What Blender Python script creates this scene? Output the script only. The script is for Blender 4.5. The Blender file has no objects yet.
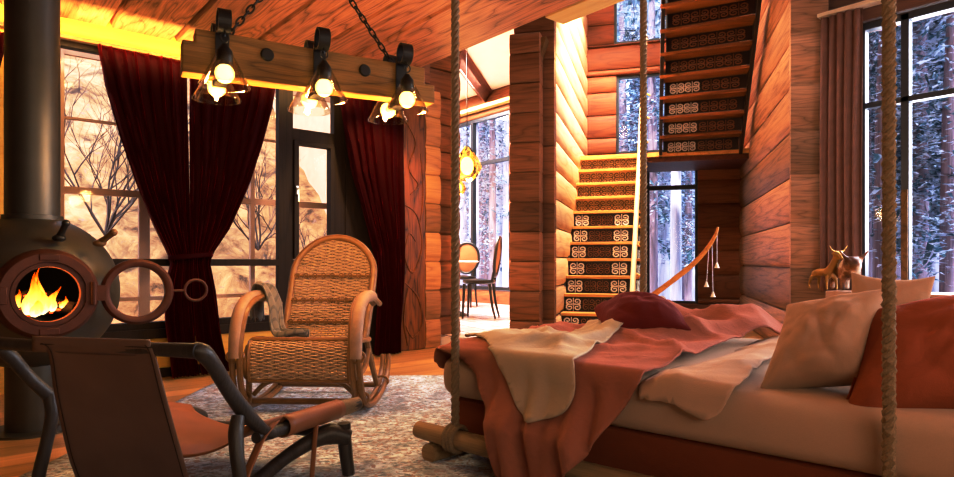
import bpy, bmesh, math, random
from math import sin, cos, pi, radians as R, sqrt, atan2
from mathutils import Vector, Matrix, noise as NZ
from mathutils.geometry import delaunay_2d_cdt

random.seed(7)
col = bpy.context.scene.collection
H = 0.85            # eye height
F = 620.0           # focal length in pixels of a 954 px wide frame
YAW = R(40)
CF = Vector((sin(YAW), cos(YAW), 0)); CR = Vector((cos(YAW), -sin(YAW), 0))

# ------------------------------------------------------------------ measuring helpers
def cam(r, d, z=0.0):
    v = CR * r + CF * d
    return Vector((v.x, v.y, z))
def W(px, py, d):
    return cam((px - 477) / F * d, d, H + (262 - py) / F * d)
def ray(px, py):
    v = CR * ((px - 477) / F) + CF
    return Vector((v.x, v.y, (262 - py) / F))
def onY(px, py, Y):
    v = ray(px, py); k = Y / v.y
    return Vector((v.x * k, Y, H + v.z * k))
def onX(px, py, X):
    v = ray(px, py); k = X / v.x
    return Vector((X, v.y * k, H + v.z * k))
def onZ(px, py, Z):
    v = ray(px, py); k = (Z - H) / v.z
    return Vector((v.x * k, v.y * k, Z))
HA = R(56)
HS = Vector((sin(HA), cos(HA), 0)); HT = Vector((cos(HA), -sin(HA), 0))
def hall(t, s, z=0.0):
    v = HT * t + HS * s
    return Vector((v.x, v.y, z))
M_HALL = Matrix.Rotation(-HA, 4, 'Z')
BED0 = Vector((1.57, 2.01, 0)); BEDA = atan2(-.985, .17)

# ------------------------------------------------------------------ mesh builder
def smooth_path(pts, k=6, closed=False):
    pts = [Vector(p) for p in pts]; n = len(pts); out = []
    if n < 3: return pts
    rng = range(n) if closed else range(n - 1)
    for i in rng:
        if closed: p0, p1, p2, p3 = pts[(i-1) % n], pts[i], pts[(i+1) % n], pts[(i+2) % n]
        else: p0, p1, p2, p3 = pts[max(i-1, 0)], pts[i], pts[i+1], pts[min(i+2, n-1)]
        for j in range(k):
            t = j / k
            out.append(.5*((2*p1) + (p2-p0)*t + (2*p0-5*p1+4*p2-p3)*t*t + (3*p1-p0-3*p2+p3)*t**3))
    if not closed: out.append(pts[-1])
    return out
def lerp_list(vals, m):
    n = len(vals); out = []
    for i in range(m):
        x = i / max(1, m-1) * (n-1); a = min(int(x), n-2) if n > 1 else 0
        out.append(vals[a] + (vals[min(a+1, n-1)] - vals[a]) * (x - a))
    return out
def interp(x, tab):
    if x <= tab[0][0]: return tab[0][1]
    for (a, b), (c, d) in zip(tab, tab[1:]):
        if x <= c: return b + (d-b) * (x-a) / (c-a)
    return tab[-1][1]

class MB:
    def __init__(s): s.v = []; s.f = []
    def add(s, vs, fs):
        b = len(s.v); s.v += [Vector(x) for x in vs]; s.f += [tuple(b + i for i in q) for q in fs]; return s
    def box(s, c, d, M=None):
        x, y, z = d[0]/2, d[1]/2, d[2]/2
        vs = [Vector((i*x, j*y, k*z)) for i in (-1, 1) for j in (-1, 1) for k in (-1, 1)]
        if M is not None: vs = [M @ v for v in vs]
        vs = [v + Vector(c) for v in vs]
        return s.add(vs, [(0,1,3,2), (4,6,7,5), (0,4,5,1), (2,3,7,6), (0,2,6,4), (1,5,7,3)])
    def span(s, a, b):
        a, b = Vector(a), Vector(b)
        return s.box((a+b)/2, [abs(q) for q in (b-a)])
    def tube(s, pts, rad, n=8, k=6, closed=False, caps=True, flat=1.0, smooth=True):
        if smooth: P = smooth_path(pts, k, closed)
        else: P = [Vector(p) for p in pts]
        m = len(P)
        rr = lerp_list(list(rad), m) if isinstance(rad, (list, tuple)) else [rad]*m
        T = []
        for i in range(m):
            a = P[i-1] if (i or closed) else P[0]; b = P[(i+1) % m] if (i < m-1 or closed) else P[m-1]
            d = b - a
            T.append(d.normalized() if d.length > 1e-9 else Vector((0,0,1)))
        up = Vector((0,0,1)) if abs(T[0].z) < .9 else Vector((1,0,0))
        nrm = (up - T[0]*up.dot(T[0])).normalized(); b0 = len(s.v)
        for i in range(m):
            nrm = (nrm - T[i]*nrm.dot(T[i])).normalized(); bi = T[i].cross(nrm)
            for j in range(n):
                a = 2*pi*j/n
                s.v.append(P[i] + nrm*(cos(a)*rr[i]) + bi*(sin(a)*rr[i]*flat))
        for i in range(m if closed else m-1):
            i2 = (i+1) % m
            for j in range(n):
                j2 = (j+1) % n
                s.f.append((b0+i*n+j, b0+i*n+j2, b0+i2*n+j2, b0+i2*n+j))
        if caps and not closed:
            s.f.append(tuple(b0 + j for j in range(n-1, -1, -1)))
            s.f.append(tuple(b0 + (m-1)*n + j for j in range(n)))
        return s
    def lathe(s, prof, n=24, M=None, a0=0, a1=2*pi):
        b = len(s.v); full = abs(a1-a0-2*pi) < 1e-6; m = n if full else n+1
        for (r, z) in prof:
            for j in range(m):
                a = a0 + (a1-a0)*j/n; v = Vector((r*cos(a), r*sin(a), z))
                s.v.append(M @ v if M is not None else v)
        for i in range(len(prof)-1):
            for j in range(n):
                j2 = (j+1) % m
                s.f.append((b+i*m+j, b+i*m+j2, b+(i+1)*m+j2, b+(i+1)*m+j))
        return s
    def ball(s, c, r, n=16, m=10, sc=(1,1,1), M=None):
        p = [(sin(pi*i/m), -cos(pi*i/m)) for i in range(m+1)]
        X = Matrix.Translation(Vector(c)) @ (M.to_4x4() if M is not None else Matrix()) @ Matrix.Diagonal((r*sc[0], r*sc[1], r*sc[2], 1))
        return s.lathe(p, n, X)
    def grid(s, fn, nu, nv, closed_u=False):
        b = len(s.v)
        for j in range(nv+1):
            for i in range(nu+1): s.v.append(Vector(fn(i/nu, j/nv)))
        for j in range(nv):
            for i in range(nu):
                a = b + j*(nu+1) + i
                s.f.append((a, a+1, a+nu+2, a+nu+1))
        return s
    def prism(s, poly, h, M=None):
        n = len(poly); vs = [Vector((x, y, 0)) for x, y in poly] + [Vector((x, y, h)) for x, y in poly]
        if M is not None: vs = [M @ v for v in vs]
        return s.add(vs, [tuple(range(n-1, -1, -1)), tuple(range(n, 2*n))] + [(i, (i+1) % n, n+(i+1) % n, n+i) for i in range(n)])
    def log(s, x0, x1, y, z, dy, h, e=.28, n=5, jit=0.0):
        """a squared log along local x, rounded on both long faces"""
        hy, hz = dy/2, h/2 - .006; prof = []
        for i in range(n+1):
            a = -pi/2 + pi*i/n; prof.append((hy - e*hy*(1-cos(a))*.9, hz*sin(a)))
        for i in range(n+1):
            a = pi/2 + pi*i/n; prof.append((-hy + e*hy*(1-abs(cos(a)))*.9, hz*sin(a)))
        m = len(prof); b = len(s.v)
        for x in (x0, x1):
            for (q, w) in prof: s.v.append(Vector((x, y+q+jit, z+w)))
        for i in range(m):
            j = (i+1) % m; s.f.append((b+i, b+m+i, b+m+j, b+j))
        s.f.append(tuple(b+i for i in range(m))); s.f.append(tuple(b+m+i for i in range(m-1, -1, -1)))
        return s
    def build(s, name, mat, parent=None, M=None, smooth=True, bevel=0, subsurf=0, solid=0, origin=None, fix=True, angle=40):
        me = bpy.data.meshes.new(name)
        vs = s.v
        if origin is not None: vs = [v - Vector(origin) for v in vs]
        me.from_pydata([tuple(v) for v in vs], [], s.f)
        bm = bmesh.new(); bm.from_mesh(me)
        if fix: bmesh.ops.remove_doubles(bm, verts=bm.verts, dist=1e-5); bmesh.ops.recalc_face_normals(bm, faces=bm.faces)
        bm.to_mesh(me); bm.free()
        for p in me.polygons: p.use_smooth = smooth
        if smooth and angle: 
            try: me.set_sharp_from_angle(angle=R(angle))
            except Exception: pass
        me.materials.append(mat)
        o = bpy.data.objects.new(name, me); col.objects.link(o)
        if M is not None: o.matrix_world = M
        if origin is not None: o.location = Vector(origin)
        if parent is not None: o.parent = parent
        if solid:
            m = o.modifiers.new('solid', 'SOLIDIFY'); m.thickness = solid; m.offset = -1
        if bevel:
            m = o.modifiers.new('bevel', 'BEVEL'); m.width = bevel; m.segments = 2; m.limit_method = 'ANGLE'; m.angle_limit = R(35)
        if subsurf:
            m = o.modifiers.new('sub', 'SUBSURF'); m.levels = subsurf; m.render_levels = subsurf
        return o

def tag(o, label=None, cat=None, group=None, kind=None):
    if label: o['label'] = label
    if cat: o['category'] = cat
    if group: o['group'] = group
    if kind: o['kind'] = kind
    return o
def thing(name, label, cat, loc=(0,0,0), rz=0.0, group=None):
    o = bpy.data.objects.new(name, None); o.empty_display_size = .1; col.objects.link(o)
    o.location = Vector(loc); o.rotation_euler = (0, 0, rz)
    return tag(o, label, cat, group)
def setting(o): o['kind'] = 'structure'; return o
def root_setting(name, loc=(0,0,0), rz=0.0):
    o = bpy.data.objects.new(name, None); o.empty_display_size = .1; col.objects.link(o)
    o.location = Vector(loc); o.rotation_euler = (0,0,rz); o['kind'] = 'structure'; return o
def copy_tree(o, parent=None):
    c = o.copy(); col.objects.link(c)
    if parent is not None: c.parent = parent
    for ch in list(o.children): copy_tree(ch, c)
    return c
def fbm(x, y, z=0.0, o=3):
    return NZ.fractal(Vector((x, y, z)), 1.0, 2.0, o)

# ------------------------------------------------------------------ materials
MATS = {}
def newmat(name):
    m = bpy.data.materials.new(name); m.use_nodes = True
    nt = m.node_tree; b = nt.nodes['Principled BSDF']
    return m, nt, b
def nd(nt, t, **kw):
    n = nt.nodes.new(t)
    for k, v in kw.items():
        if k.startswith('i_'): 
            key = k[2:]; key = int(key) if key.isdigit() else key
            n.inputs[key].default_value = v
        else: setattr(n, k, v)
    return n
def mth(nt, op, a, b=None, clamp=False):
    n = nt.nodes.new('ShaderNodeMath'); n.operation = op; n.use_clamp = clamp
    for i, x in enumerate((a, b)):
        if x is None: continue
        if isinstance(x, (int, float)): n.inputs[i].default_value = x
        else: nt.links.new(x, n.inputs[i])
    return n.outputs[0]
def ramp(nt, fac, stops, interp='LINEAR'):
    n = nt.nodes.new('ShaderNodeValToRGB'); e = n.color_ramp.elements; n.color_ramp.interpolation = interp
    while len(e) < len(stops): e.new(.5)
    for el, (p, c) in zip(e, stops):
        el.position = p; el.color = (*c, 1) if len(c) == 3 else c
    nt.links.new(fac, n.inputs[0]); return n.outputs[0]
def mixc(nt, fac, a, b, mode='MIX'):
    n = nt.nodes.new('ShaderNodeMix'); n.data_type = 'RGBA'; n.blend_type = mode
    for s, x in ((n.inputs[0], fac), (n.inputs[6], a), (n.inputs[7], b)):
        if isinstance(x, (int, float)): s.default_value = x
        elif isinstance(x, tuple): s.default_value = (*x, 1) if len(x) == 3 else x
        else: nt.links.new(x, s)
    return n.outputs[2]
def bump(nt, b, h, strength=.3, dist=.01):
    n = nd(nt, 'ShaderNodeBump'); n.inputs['Strength'].default_value = strength; n.inputs['Distance'].default_value = dist
    nt.links.new(h, n.inputs['Height']); nt.links.new(n.outputs[0], b.inputs['Normal'])
def coords(nt, scale=(1,1,1), kind='Object'):
    tc = nd(nt, 'ShaderNodeTexCoord'); mp = nd(nt, 'ShaderNodeMapping'); mp.inputs['Scale'].default_value = scale
    nt.links.new(tc.outputs[kind], mp.inputs[0]); return mp.outputs[0]
def noise(nt, vec, scale, detail=3, dist=0.0, rough=.5):
    n = nd(nt, 'ShaderNodeTexNoise'); n.inputs['Scale'].default_value = scale; n.inputs['Detail'].default_value = detail
    n.inputs['Distortion'].default_value = dist; n.inputs['Roughness'].default_value = rough
    nt.links.new(vec, n.inputs['Vector']); return n.outputs['Fac']

def wood(name, dark, light, axis='X', scale=1.0, rings=9.0, rough=.55, row=None, rowax='Z', vary=.35, spec=.3, contrast=1.0, bumpy=.25, st=.13):
    m, nt, b = newmat(name)
    tc = nd(nt, 'ShaderNodeTexCoord'); vec = tc.outputs['Object']
    rnd = None
    if row:
        sx = nd(nt, 'ShaderNodeSeparateXYZ'); nt.links.new(vec, sx.inputs[0])
        rid = mth(nt, 'FLOOR', mth(nt, 'DIVIDE', sx.outputs['XYZ'.index(rowax)], row))
        wn = nd(nt, 'ShaderNodeTexWhiteNoise', noise_dimensions='1D'); nt.links.new(rid, wn.inputs['W'])
        rnd = wn.outputs['Value']
        va = nd(nt, 'ShaderNodeVectorMath', operation='SCALE'); nt.links.new(wn.outputs['Color'], va.inputs[0]); va.inputs['Scale'].default_value = 13.0
        vb = nd(nt, 'ShaderNodeVectorMath', operation='ADD'); nt.links.new(vec, vb.inputs[0]); nt.links.new(va.outputs[0], vb.inputs[1]); vec = vb.outputs[0]
    k = {'X': (st, 1, 1), 'Y': (1, st, 1), 'Z': (1, 1, st)}[axis]
    mp = nd(nt, 'ShaderNodeMapping'); mp.inputs['Scale'].default_value = [q*scale for q in k]; nt.links.new(vec, mp.inputs[0])
    kf = {'X': (.03, 1, 1), 'Y': (1, .03, 1), 'Z': (1, 1, .03)}[axis]
    mf = nd(nt, 'ShaderNodeMapping'); mf.inputs['Scale'].default_value = [q*scale for q in kf]; nt.links.new(vec, mf.inputs[0])
    n1 = noise(nt, mp.outputs[0], 3.2, 2, .35)
    rg = mth(nt, 'PINGPONG', mth(nt, 'MULTIPLY', n1, rings*2), 1.0)
    line = ramp(nt, rg, [(0, (0,0,0)), (.55, (.25,)*3), (.86, (.55,)*3), (1, (1,1,1))])
    fib = noise(nt, mf.outputs[0], 90, 4, 0, .65)
    big = noise(nt, mp.outputs[0], 1.3, 3)
    t = mth(nt, 'ADD', mth(nt, 'MULTIPLY', line, .44*contrast), mth(nt, 'MULTIPLY', mth(nt, 'SUBTRACT', fib, .42), 1.1*contrast))
    t = mth(nt, 'ADD', t, mth(nt, 'MULTIPLY', mth(nt, 'SUBTRACT', big, .45), .9), clamp=True)
    c = mixc(nt, t, light, dark)
    if rnd is not None:
        v = mth(nt, 'ADD', mth(nt, 'MULTIPLY', rnd, vary*1.6), 1 - vary)
        hs = nd(nt, 'ShaderNodeHueSaturation'); nt.links.new(v, hs.inputs['Value']); nt.links.new(c, hs.inputs['Color']); c = hs.outputs[0]
    nt.links.new(c, b.inputs['Base Color'])
    b.inputs['Roughness'].default_value = rough; b.inputs['Specular IOR Level'].default_value = spec
    bump(nt, b, mth(nt, 'MULTIPLY', t, -1.0), bumpy, .006)
    return m
def plain(name, c, rough=.5, metal=0, spec=.4, var=.15, vs=8.0, bmp=0.0, bs=60.0, sheen=0.0, sheen_c=(1,1,1), kind='Object'):
    m, nt, b = newmat(name); v = coords(nt, kind=kind)
    n = noise(nt, v, vs, 4)
    cc = mixc(nt, n, tuple(q*(1-var) for q in c), tuple(min(1, q*(1+var)) for q in c))
    nt.links.new(cc, b.inputs['Base Color']); b.inputs['Roughness'].default_value = rough
    b.inputs['Metallic'].default_value = metal; b.inputs['Specular IOR Level'].default_value = spec
    if sheen:
        b.inputs['Sheen Weight'].default_value = sheen; b.inputs['Sheen Roughness'].default_value = .4; b.inputs['Sheen Tint'].default_value = (*sheen_c, 1)
    if bmp: bump(nt, b, noise(nt, v, bs, 3), bmp, .004)
    return m
def fabric(name, c, var=.18, bs=350.0, bmp=.25, sheen=.25, wrinkle=0.35):
    m, nt, b = newmat(name); v = coords(nt)
    n = noise(nt, v, 5, 5); n2 = noise(nt, v, bs, 2)
    cc = mixc(nt, n, tuple(q*(1-var) for q in c), tuple(min(1, q*(1+var)) for q in c))
    cc = mixc(nt, mth(nt, 'MULTIPLY', n2, .35), cc, tuple(q*.6 for q in c))
    nt.links.new(cc, b.inputs['Base Color']); b.inputs['Roughness'].default_value = .85; b.inputs['Specular IOR Level'].default_value = .15
    b.inputs['Sheen Weight'].default_value = sheen; b.inputs['Sheen Tint'].default_value = (*[min(1, q*1.8) for q in c], 1)
    wr = noise(nt, v, 14, 4, 1.2)
    bump(nt, b, mth(nt, 'ADD', mth(nt, 'MULTIPLY', n2, .12), mth(nt, 'MULTIPLY', wr, wrinkle)), bmp, .03)
    return m
def emit(name, c, s):
    m, nt, b = newmat(name); v = coords(nt); n = noise(nt, v, 6, 2)
    cc = mixc(nt, n, c, tuple(q*.85 for q in c)); nt.links.new(cc, b.inputs['Emission Color']); nt.links.new(cc, b.inputs['Base Color'])
    b.inputs['Emission Strength'].default_value = s; return m
def glass(name, tint=(1,1,1), refl=.08, rough=0.0):
    m, nt, b = newmat(name); out = nt.nodes['Material Output']
    tr = nd(nt, 'ShaderNodeBsdfTransparent'); tr.inputs[0].default_value = (*tint, 1)
    gl = nd(nt, 'ShaderNodeBsdfGlossy'); gl.inputs['Roughness'].default_value = rough
    lw = nd(nt, 'ShaderNodeLayerWeight'); lw.inputs[0].default_value = .25
    v = coords(nt); n = noise(nt, v, 3, 1)
    f = mth(nt, 'ADD', mth(nt, 'MULTIPLY', lw.outputs['Fresnel'], refl*4), mth(nt, 'MULTIPLY', n, refl*.3), clamp=True)
    mx = nd(nt, 'ShaderNodeMixShader'); nt.links.new(f, mx.inputs[0]); nt.links.new(tr.outputs[0], mx.inputs[1]); nt.links.new(gl.outputs[0], mx.inputs[2])
    nt.links.new(mx.outputs[0], out.inputs[0]); return m
# ================================================================== materials used by the setting
M_CEIL = wood('ceiling_boards', (.12,.038,.017), (.66,.325,.175), 'Y', 1.5, 12, .5, row=.305, rowax='X', vary=.3, contrast=1.35)
M_FLOOR = wood('floor_boards', (.30,.13,.035), (.70,.40,.15), 'X', 1.0, 6, .32, row=.17, rowax='Y', vary=.3, spec=.5)
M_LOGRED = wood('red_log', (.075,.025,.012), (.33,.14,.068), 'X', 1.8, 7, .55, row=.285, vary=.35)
M_LOGLIT = wood('sunlit_log', (.46,.25,.12), (.86,.63,.42), 'X', 1.0, 7, .5, row=.30, vary=.25)  # sunlight on the stair wall is put into this log colour
M_LOGR = wood('weathered_log', (.11,.050,.030), (.54,.29,.16), 'X', 2.2, 7, .5, row=.40, vary=.35, contrast=1.2, st=.05)
M_LOGDARK = wood('dark_log', (.05,.013,.008), (.16,.05,.03), 'X', 1.0, 9, .55, row=.30, vary=.3)
M_GOLD = wood('golden_header', (.52,.24,.03), (.85,.55,.11), 'X', 1.0, 5, .5, vary=.2, contrast=.6)
M_OAK = wood('oiled_oak', (.055,.024,.008), (.22,.115,.042), 'X', 2.4, 6, .5, contrast=1.2)
M_FRAME = wood('dark_window_frame', (.010,.006,.005), (.030,.018,.013), 'Z', 1, 6, .55, spec=.15)
M_PALEFRAME = plain('pale_outer_frame', (.50,.33,.26), .6, var=.1)
M_COPPER = wood('carved_panel', (.035,.009,.003), (.32,.105,.022), 'Z', 2.0, 7, .35, contrast=1.5)
M_PALEBEAM = wood('pale_beam', (.50,.32,.10), (.80,.62,.30), 'Y', 1, 5, .5, contrast=.6)
M_WHITECEIL = plain('white_plaster', (.80,.76,.73), .8, var=.05)
M_PLASTER = plain('warm_plaster', (.42,.27,.15), .8, var=.1)
M_GLASS = glass('window_glass', (1,1,1), .03, .05)
M_SNOW = None

def log_wall(name, origin, rz, length, z0, z1, pitch, thick, mat, openings=(), e=.28):
    mb = MB(); z = z0
    cuts = sorted({q for o in openings for q in o[2:4]})
    while z < z1 - .01:
        zt = min(z + pitch, z1); segs = [z] + [c for c in cuts if z + .02 < c < zt - .02] + [zt]
        for a, b in zip(segs, segs[1:]):
            xs = [(0, length)]
            for (ox0, ox1, oz0, oz1) in openings:
                if oz0 < (a+b)/2 < oz1:
                    xs = [p for (p0, p1) in xs for p in ((p0, min(p1, ox0)), (max(p0, ox1), p1)) if p[1] - p[0] > .01]
            for (p0, p1) in xs: mb.log(p0, p1, 0, (a+b)/2, thick, b-a, e); mb.box(((p0+p1)/2, 0, (a+b)/2), (p1-p0-.004, thick*.55, b-a))
        z = zt
    return setting(mb.build(name, mat, M=Matrix.Translation(Vector(origin)) @ Matrix.Rotation(rz, 4, 'Z'), fix=False))

# ------------------------------------------------------------------ floor, ceiling
mb = MB(); mb.span((-3.3,-2.7,-.06), (8.0,11.2,0)); setting(mb.build('floor', M_FLOOR, smooth=False))
mb = MB(); xs = [-3.2,-2.6,-2.05,-1.5,-.95,-.4,.2,.82,1.24,1.72,2.14,2.44,3.04]
for a, b in zip(xs, xs[1:]):
    mb.prism([(a+.008,2.53),(a+.02,2.5),(b-.02,2.5),(b-.008,2.53),(b-.008,2.6),(a+.008,2.6)], 7.75, Matrix.Translation((0,-2.6,0)) @ Matrix(((1,0,0,0),(0,0,1,0),(0,1,0,0),(0,0,0,1))))
mb.span((-3.2,-2.6,2.6),(3.04,5.15,2.66))
setting(mb.build('ceiling', M_CEIL, smooth=False))
mb = MB(); mb.span((3.05,.3,2.502),(3.235,2.92,2.72)); setting(mb.build('trim_1', M_PALEBEAM, smooth=False, bevel=.006))
# room walls never in the frame, closing the room
mb = MB(); mb.span((-3.3,-2.7,0),(-3.2,5.1,2.6)); setting(mb.build('wall_left', M_OAK, smooth=False))
mb = MB(); mb.span((-3.3,-2.7,0),(5.9,-2.6,5.6)); setting(mb.build('wall_rear', M_OAK, smooth=False))
mb = MB(); mb.span((2.95,-2.6,2.66),(3.03,5.15,5.5)); setting(mb.build('wall_upper', M_LOGRED, smooth=False))
mb = MB(); mb.span((2.9,-2.7,5.5),(9.0,8.2,5.6)); setting(mb.build('ceiling.001', M_WHITECEIL, smooth=False))

# ------------------------------------------------------------------ window wall (Y = 5)
YW = 5.0
X0 = onY(-2, 262, YW).x; XL = X0 + .08
xr = onY(345, 262, YW).x; xp = onY(398, 262, YW).x; xq = onY(424, 262, YW).x; xe = onY(437, 262, YW).x
ZS = .36
mb = MB()
mb.span((-3.2,YW,0),(XL,YW+.12,2.6)); mb.span((XL,YW,2.37),(xr,YW+.12,2.6)); mb.span((XL,YW,0),(xr,YW+.1,ZS-.07))
setting(mb.build('wall_back', M_GOLD, smooth=False))
mb = MB(); mb.span((XL,YW-.03,ZS-.07),(xr,YW+.08,ZS)); mb.span((XL,YW-.012,.0),(xr,YW,.07))
setting(mb.build('baseboard_back', M_FRAME, smooth=False, bevel=.004))
mb = MB(); mb.span((xr,YW-.01,0),(xp,YW+.12,2.6)); setting(mb.build('wall_back.001', M_FRAME, smooth=False))
# carved panel with swirling relief at the right of the curtain
mb = MB(); mb.span((xp,YW-.03,0),(xq,YW+.1,2.6)); pn = setting(mb.build('trim_2', M_COPPER, smooth=False, bevel=.01))
mb = MB(); w = xq-xp
def sw(pts, r=.012): mb.tube([(xp+w*u, YW-.032, z) for u, z in pts], [r*.5, r, r, r*.5], 6)
sw([(.2,2.2),(.6,2.0),(.35,1.75),(.7,1.6),(.4,1.5)]); sw([(.15,1.4),(.65,1.3),(.85,1.0),(.5,.75),(.2,.9),(.35,1.12),(.6,1.05)])
sw([(.2,.65),(.7,.5),(.85,.25),(.5,.12),(.2,.25)]); sw([(.8,1.9),(.9,1.5),(.75,1.2)]); sw([(.3,.6),(.15,.3),(.3,.05)])
mb.build('swirl_relief', M_COPPER, pn)
# log-end column and doorway jamb
log_wall('wall_jamb', (xq, YW+.04, 0), 0, xe-xq+.02, 0, 2.55, .285, .16, wood('amber_log', (.20,.07,.02), (.58,.29,.10), 'X', 1.8, 7, .5, row=.285, vary=.45))
xj = onY(449, 262, YW+.35).x
log_wall('wall_jamb.001', (xe-.05, YW+.3, 0), 0, xj-xe+.05, 0, 4.0, .285, .3, M_LOGRED)
mb = MB(); mb.span((2.95,YW+.02,2.6),(4.45,YW+.25,3.9)); 
# (closing wall above the window wall is behind the ceiling edge)
mb = MB(); mb.span((2.9,YW+.12,2.66),(xe,YW+.25,5.5)); setting(mb.build('wall_upper.001', M_LOGRED, smooth=False))

# window_1 : dark timber frame with casement
wz0, wz1 = ZS, 2.37
win = root_setting('window_1', (0,YW+.03,0))
def px(x): return onY(x, 262, YW).x
def pz(x, y): return onY(x, y, YW).z
fr = MB(); fd = .07
xa, xb, xc, xd = px(279), px(293), px(334), xr
def bar(mb, x0, x1, z0, z1, y0=-.03, y1=.04): mb.span((x0,y0,z0),(x1,y1,z1))
bar(fr, xa, xb, wz0, wz1); bar(fr, xc, xd, wz0, wz1); bar(fr, XL, XL+.06, wz0, wz1)
bar(fr, XL+.06, xa, H-.03, H+.022); bar(fr, xb, xc, H-.04, H+.02)
bar(fr, XL+.06, xa, wz0, wz0+.05); bar(fr, xb, xc, wz0, wz0+.06); bar(fr, XL+.06, xa, wz1-.06, wz1); bar(fr, xb, xc, wz1-.05, wz1)
ct = pz(312, 136)
bar(fr, xb, xc, ct-.05, ct+.045)
fr.build('frame', M_FRAME, win, smooth=False, bevel=.005)
sa = MB()     # opening sash, slightly proud of the frame
bar(sa, xb+.006, xb+.045, H+.025, ct-.055, -.05, .03); bar(sa, xc-.04, xc-.006, H+.025, ct-.055, -.05, .03)
bar(sa, xb+.045, xc-.04, H+.025, H+.07, -.05, .03); bar(sa, xb+.045, xc-.04, ct-.09, ct-.055, -.05, .03)
sash = sa.build('sash', M_FRAME, win, smooth=False, bevel=.005)
hd = MB(); hz = pz(291, 190); hx = xb+.026
hd.box((hx,-.058,hz),(.022,.016,.07)); hd.tube([(hx,-.06,hz+.01),(hx,-.085,hz+.01),(hx,-.088,hz-.02),(hx,-.088,hz-.10)], .008, 8)
M_STEEL = plain('brushed_steel', (.62,.60,.58), .3, 1.0)
hd.build('handle', M_STEEL, sash)
for (p0, p1, q0, q1) in ((XL+.06, xa, wz0+.05, H-.03), (XL+.06, xa, H+.022, wz1-.06), (xb, xc, wz0+.06, H-.04), (xb+.045, xc-.04, H+.07, ct-.09), (xb, xc, ct+.045, wz1-.05)):
    g = MB(); g.add([(p0,.0,q0),(p1,.0,q0),(p1,.0,q1),(p0,.0,q1)], [(0,1,2,3)]); g.build('pane', M_GLASS, win)
# window_2 : pale outer glazing a step behind it
YO = YW + .38
win2 = root_setting('window_2', (0,YO,0)); mt = MB()
def ox(x): return onY(x, 262, YO).x
def oz(x, y): return onY(x, y, YO).z
for (c, wd) in ((144, .075), (252, .035), (60,.05)): bar(mt, ox(c)-wd/2, ox(c)+wd/2, .1, 2.5, -.02, .02)
for (y, hh, x0, x1) in ((56,.07,20,400), (122,.018,20,144), (192,.05,20,400), (137,.016,200,280), (300,.03,20,400)):
    zz = oz(100 if x0 < 100 else 240, y); bar(mt, ox(x0), ox(x1), zz-hh/2, zz+hh/2, -.016, .016)
mt.build('muntin', M_PALEFRAME, win2, smooth=False)
g = MB(); g.add([(ox(0),.0,.1),(ox(420),.0,.1),(ox(420),.0,2.5),(ox(0),.0,2.5)], [(0,1,2,3)]); g.build('pane', M_GLASS, win2)
mb = MB(); mb.span((-.5,YO-.1,-.2),(3.6,YO+.15,.1)); setting(mb.build('trim_3', M_PALEFRAME, smooth=False))

# ------------------------------------------------------------------ stair hall
SB = 9.3
def onS(x, y, s):
    a = (x-477)/F; d = s / (.27564*a + .96126)
    return (.96126*a - .27564)*d, H + (262-y)/F*d
# lit log wall left of the stairs, its stepped front end, right log wall, back wall
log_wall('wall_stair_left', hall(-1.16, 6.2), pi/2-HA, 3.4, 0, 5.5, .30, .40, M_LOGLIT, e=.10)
log_wall('wall_stair_end', hall(-1.355, 6.13), -HA, .405, 0, 5.5, .285, .14, M_LOGRED, e=.2)
log_wall('wall_post', hall(-1.345, 5.93), -HA, .29, 0, 3.05, .285, .22, M_LOGRED, e=.2)
mb = MB(); mb.prism([(-.07,0),(.07,0),(.17,.30),(-.12,.30)], .18, Matrix.Translation(hall(-1.17,6.0,2.72)) @ Matrix.Rotation(-HA,4,'Z') @ Matrix(((1,0,0,0),(0,0,-1,.09),(0,1,0,0),(0,0,0,1))))
setting(mb.build('trim_4', M_OAK, smooth=False, bevel=.006))
log_wall('wall_stair_right', hall(1.27, 5.93), pi/2-HA, 3.7, 0, 5.5, .40, .28, M_LOGR, e=.26)
log_wall('wall_stair_right_end', hall(1.125, 5.905), -HA, .29, 0, 5.5, .40, .07, wood('weathered_log_end', (.16,.085,.055), (.52,.31,.20), 'X', 2.6, 9, .55, row=.40, vary=.3, contrast=1.2), e=.9)
def win_s(x0, x1, y0, y1):
    t0, zt = onS(x0, y0, SB); t1, zb = onS(x1, y1, SB); return t0, t1, zb, zt
T0 = -1.45
w1 = win_s(614, 668, -45, 38); w2 = win_s(616, 668, 75, 151); w3 = win_s(647, 698, 156, 304)
ops = [(a-T0, b-T0, c, d) for a, b, c, d in (w1, w2, w3)]
log_wall('wall_stair_back', hall(T0, SB+.12), -HA, 2.95, 0, 5.5, .335, .24, wood('back_log', (.075,.020,.010), (.27,.088,.036), 'X', 1.6, 8, .55, row=.335, vary=.3), ops)
M_BLACKFR = plain('black_window_frame', (.02,.022,.03), .4)
for i, (a, b, c, d) in enumerate((w1, w2, w3)):
    wn = root_setting('window_%d' % (3+i), hall((a+b)/2, SB+.10), -HA); hw = (b-a)/2; f = MB(); ft = .035
    bar(f, -hw, -hw+ft, c, d); bar(f, hw-ft, hw, c, d); bar(f, -hw+ft, hw-ft, c, c+ft); bar(f, -hw+ft, hw-ft, d-ft, d)
    if i == 2:
        zm = onS(670, 187, SB)[1]; bar(f, -hw+ft, hw-ft, zm-.03, zm+.03)
    f.build('frame', M_BLACKFR, wn, smooth=False)
    g = MB(); g.add([(-hw,.0,c),(hw,.0,c),(hw,.0,d),(-hw,.0,d)], [(0,1,2,3)]); g.build('pane', M_GLASS, wn)

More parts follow.
